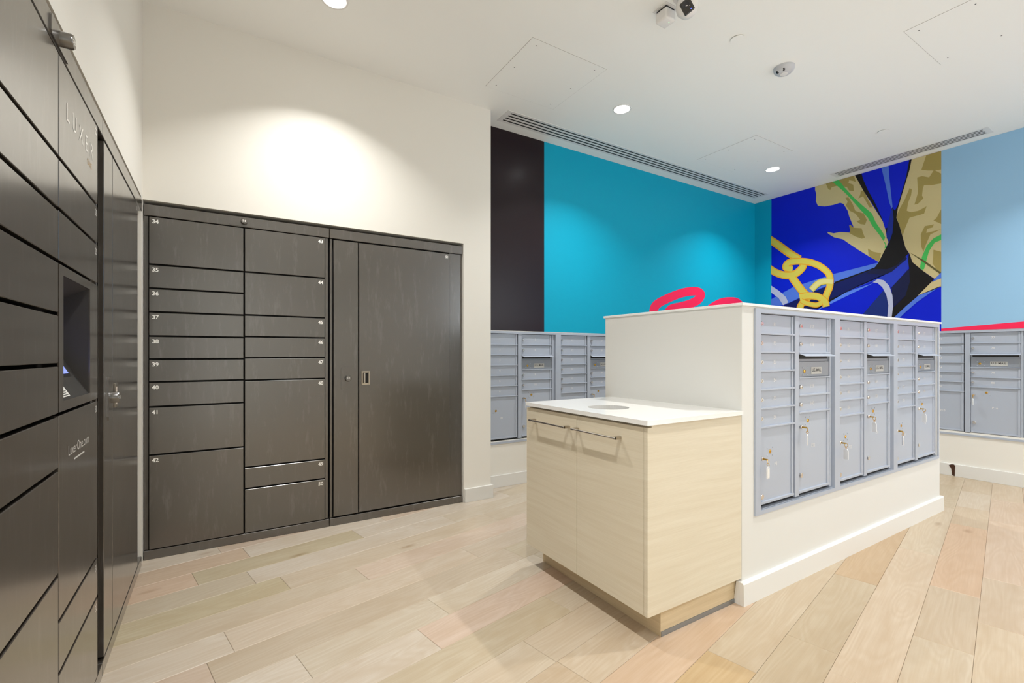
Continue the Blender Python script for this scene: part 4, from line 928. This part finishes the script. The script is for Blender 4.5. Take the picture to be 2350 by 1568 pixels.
def top_with_hole(x0, x1, y0, y1, z0, z1, cx, cy, r, n=48):
    b = bmesh.new()
    def ring(rr, z): return [b.verts.new((cx + rr * math.cos(2 * math.pi * i / n), cy + rr * math.sin(2 * math.pi * i / n), z)) for i in range(n)]
    def edge(z):
        out = []
        for i in range(n):
            a = 2 * math.pi * i / n; dx, dy = math.cos(a), math.sin(a)
            tx = ((x1 if dx > 0 else x0) - cx) / dx if abs(dx) > 1e-9 else 1e9
            ty = ((y1 if dy > 0 else y0) - cy) / dy if abs(dy) > 1e-9 else 1e9
            tt = min(tx, ty); out.append([cx + dx * tt, cy + dy * tt])
        for X in (x0, x1):
            for Y in (y0, y1):
                i = min(range(n), key=lambda q: (out[q][0] - X) ** 2 + (out[q][1] - Y) ** 2); out[i] = [X, Y]
        return [b.verts.new((p[0], p[1], z)) for p in out]
    h1, h0, e1, e0 = ring(r, z1), ring(r, z0), edge(z1), edge(z0)
    for i in range(n):
        j = (i + 1) % n
        b.faces.new((h1[i], h1[j], e1[j], e1[i])); b.faces.new((h0[i], e0[i], e0[j], h0[j]))
        b.faces.new((h1[i], h0[i], h0[j], h1[j])); b.faces.new((e1[i], e1[j], e0[j], e0[i]))
    return b
HX, HY, HR = 1.605, 1.698, 0.100
obj('counter_top', top_with_hole(1.399, CX1, 1.263, 2.120, 0.872, 0.891, HX, HY, HR), 'quartz', cab)
b = bmesh.new()
add_lathe(b, [(HR, 0.872), (HR, 0.838), (HR - 0.002, 0.838), (HR - 0.002, 0.872)], 40, Matrix.Translation((HX, HY, 0)))
obj('hole_liner', to_mesh(b, 'hole_liner', True), 'white_plastic', cab)
obj('bin_bottom', add_cyl(bmesh.new(), (HX, HY, 0.30), 0.18, 0.01, 'z', 32), 'black_gap', cab)

# ------------------------------------------------------------------ ceiling fittings
def downlight(i, x, y):
    names = ['recessed downlight at the top edge above the numbered lockers', 'recessed downlight near the long slot vent',
             'recessed downlight nearest the far corner']
    label = names[i] if i < 3 else ('recessed downlight above the viewer, row %s, %s' % (['beside the island', 'added behind the viewer as fill'][(i - 3) // 3], ['left', 'middle', 'right'][i % 3]))
    t = thing('downlight', label, 'ceiling light', (x, y, CEILING_Z), 0, 'recessed ceiling downlights')
    b = bmesh.new()
    add_lathe(b, [(0.074, 0.0), (0.073, -0.003), (0.064, -0.0035), (0.060, 0.0), (0.060, 0.0)], 40)
    obj('trim_ring', to_mesh(b, 'trim_ring', True), 'white_plastic', t)
    obj('lens', add_cyl(bmesh.new(), (0, 0, -0.0012), 0.061, 0.0016, 'z', 40), 'lens_glow', t)
    ld = bpy.data.lights.new('lamp', 'AREA'); ld.shape = 'DISK'; ld.size = 0.075; ld.energy = DOWNLIGHT_WATTS
    ld.color = DOWNLIGHT_COLOR; ld.spread = DOWNLIGHT_SPREAD
    lo_ = bpy.data.objects.new('lamp', ld); COL.objects.link(lo_); lo_.parent = t; lo_.location = (0, 0, -0.005)
for i, (x, y) in enumerate(DOWNLIGHTS): downlight(i, x, y)

def access_panel(label, x0, y0, s=0.612):
    t = thing('access_panel', label, 'access panel', (x0, y0, CEILING_Z), 0, 'square ceiling access panels')
    obj('panel', box(0, s, 0, s, -0.0018, 0.0005), 'ceiling_paint', t)
    b = bmesh.new(); g = 0.0022
    add_box(b, -g, 0, -g, s + g, -0.0006, 0.0005); add_box(b, s, s + g, -g, s + g, -0.0006, 0.0005)
    add_box(b, 0, s, -g, 0, -0.0006, 0.0005); add_box(b, 0, s, s, s + g, -0.0006, 0.0005)
    obj('joint', b, 'joint_grey', t)
    for (u, v) in ((0.06, 0.05), (0.06, 0.31), (0.06, 0.56), (0.55, 0.05), (0.55, 0.31), (0.55, 0.56)):
        obj('screw', shared(('screw',), lambda: add_cyl(bmesh.new(), (0, 0, -0.0019), 0.004, 0.0008, 'z', 10)), 'slot_dark', t, (u, v, 0))
access_panel('square access panel in the ceiling by the end of the long slot vent', 1.627, 2.388)
access_panel('square access panel in the ceiling nearest the far corner', 4.055, 2.400)
access_panel('square access panel in the ceiling at the upper right', 3.518, 0.545)

def slot_diffuser(label, loc, rotz, length, width):
    """linear slot diffuser: local x along, y across"""
    t = thing('slot_diffuser', label, 'air vent', loc, rotz)
    obj('plenum', box(0.001, length - 0.001, 0.001, width - 0.001, -0.0006, 0.0005), 'black_gap', t)
    n = 4; m = 0.026; slot = 0.0175
    bar = (width - 2 * m - n * slot) / (n - 1)
    obj('frame', add_box(add_box(add_box(add_box(bmesh.new(), 0, length, 0, m, -0.0022, 0.0), 0, length, width - m, width, -0.0022, 0.0),
        0, 0.04, m, width - m, -0.0022, 0.0), length - 0.04, length, m, width - m, -0.0022, 0.0), 'white_plastic', t)
    y = m + slot
    for i in range(n - 1):
        obj('slat', box(0.04, length - 0.04, y, y + bar, -0.0018, -0.0004), 'white_plastic', t); y += bar + slot
slot_diffuser('long white slot air vent along the teal wall', (1.945, 3.200, CEILING_Z), 0, 3.73, 0.190)
slot_diffuser('white slot air vent along the right wall above the mural', (5.600, 2.500, CEILING_Z), math.radians(-90), 1.24, 0.175)

def sprinkler(label, x, y):
    t = thing('sprinkler_cover', label, 'sprinkler', (x, y, CEILING_Z), 0, 'round sprinkler covers')
    obj('cup', add_cyl(bmesh.new(), (0, 0, -0.002), 0.030, 0.004, 'z', 24), 'slot_dark', t)
    b = bmesh.new(); add_lathe(b, [(0, -0.004), (0.039, -0.004), (0.040, -0.005), (0.039, -0.0062), (0, -0.0066)], 36)
    obj('cover_plate', to_mesh(b, 'cover_plate', True), 'ceiling_paint', t)
sprinkler('round white sprinkler cover near the dome camera', 2.715, 1.728)
sprinkler('round white sprinkler cover above the mural', 4.928, 1.768)

t = thing('ceiling_sensor', 'grey round ceiling sensor with two dark lenses', 'sensor', (3.262, 1.735, CEILING_Z), math.radians(0))
b = bmesh.new(); add_lathe(b, [(0.066, 0), (0.066, -0.006), (0.061, -0.022), (0.046, -0.037), (0.022, -0.043), (0, -0.0435)], 40)
obj('housing', to_mesh(b, 'housing', True), 'grey_plastic', t)
for dx, dy in ((-0.040, 0.020), (-0.040, -0.018)):
    b = bmesh.new(); add_lathe(b, [(0.0105, 0), (0.0105, -0.004), (0.006, -0.006), (0, -0.006)], 18)
    o = obj('lens', to_mesh(b, 'lens', True), 'black_gloss', t, (dx, dy, -0.031)); o.rotation_euler = (0, math.radians(38), 0)
b = bmesh.new(); add_lathe(b, [(0.024, -0.040), (0.023, -0.0455), (0, -0.0465)], 28); obj('test_button', to_mesh(b, 'test_button', True), 'white_plastic', t)

t = thing('dome_camera', 'white ball security camera with square black face and blue light', 'camera', (2.142, 1.655, CEILING_Z))
b = bmesh.new(); add_lathe(b, [(0.075, 0), (0.075, -0.010), (0.068, -0.020), (0.050, -0.024), (0, -0.024)], 36); obj('mount', to_mesh(b, 'mount', True), 'white_plastic', t)
b = bmesh.new(); add_lathe(b, [(0, 0.060), (0.030, 0.052), (0.052, 0.030), (0.060, 0), (0.052, -0.030), (0.030, -0.052), (0, -0.060)], 36)
ball = obj('ball', to_mesh(b, 'ball', True), 'white_plastic', t, (0, 0, -0.072))
d = (Vector((0, 0, 1.15)) - Vector((2.15, 1.68, 3.042))).normalized()
face = thing_part('face', t); face.location = (0, 0, -0.072); face.rotation_mode = 'QUATERNION'
face.rotation_quaternion = d.to_track_quat('Z', 'Y') @ Matrix.Rotation(math.radians(28), 3, 'Z').to_quaternion()
obj('window', box(-0.028, 0.028, -0.033, 0.033, 0.045, 0.0585, 0.005), 'black_gloss', face)
b = bmesh.new(); add_lathe(b, [(0.017, 0.0585), (0.0165, 0.0615), (0.012, 0.060), (0.006, 0.0592), (0, 0.0598)], 24, Matrix.Translation((0, 0.011, 0))); obj('lens', to_mesh(b, 'lens', True), 'slot_dark', face)
obj('indicator', add_cyl(bmesh.new(), (0.012, -0.020, 0.0588), 0.0022, 0.001, 'z', 10), 'blue_led', face)

t = thing('motion_sensor', 'small white square box on the ceiling beside the ball camera', 'sensor', (2.142, 1.800, CEILING_Z))
obj('base_plate', box(-0.050, 0.050, -0.050, 0.050, -0.004, 0.0, 0.001), 'white_plastic', t)
obj('neck', box(-0.034, 0.034, -0.034, 0.034, -0.012, -0.003), 'slot_dark', t)
b = bmesh.new()
bmesh.ops.create_cube(b, size=1.0)
for v in b.verts: v.co = Vector((v.co.x * 0.080, v.co.y * 0.080, -0.043 + v.co.z * 0.062))
bmesh.ops.bevel(b, geom=[e for e in b.edges], offset=0.012, segments=3, affect='EDGES', profile=0.6)
obj('cover', to_mesh(b, 'cover', True), 'white_plastic', t)
obj('indicator', add_cyl(bmesh.new(), (0.012, -0.014, -0.0742), 0.002, 0.001, 'z', 8), 'green_led', t)

# ------------------------------------------------------------------ dark break in the right-hand baseboard
t = thing('baseboard_damage', 'small dark brown broken patch in the right baseboard', 'damage', (RIGHT_X - 0.0165, 1.556, 0), math.radians(-90))
pts = [(-0.006, 0.010), (0.012, 0.002), (0.014, 0.060), (0.016, 0.100), (0.006, 0.112), (-0.010, 0.110), (-0.026, 0.102), (-0.030, 0.092), (-0.014, 0.076), (-0.008, 0.040)]
obj('patch', add_prism(bmesh.new(), pts, -0.002, 0.004), 'brown_stain', t)
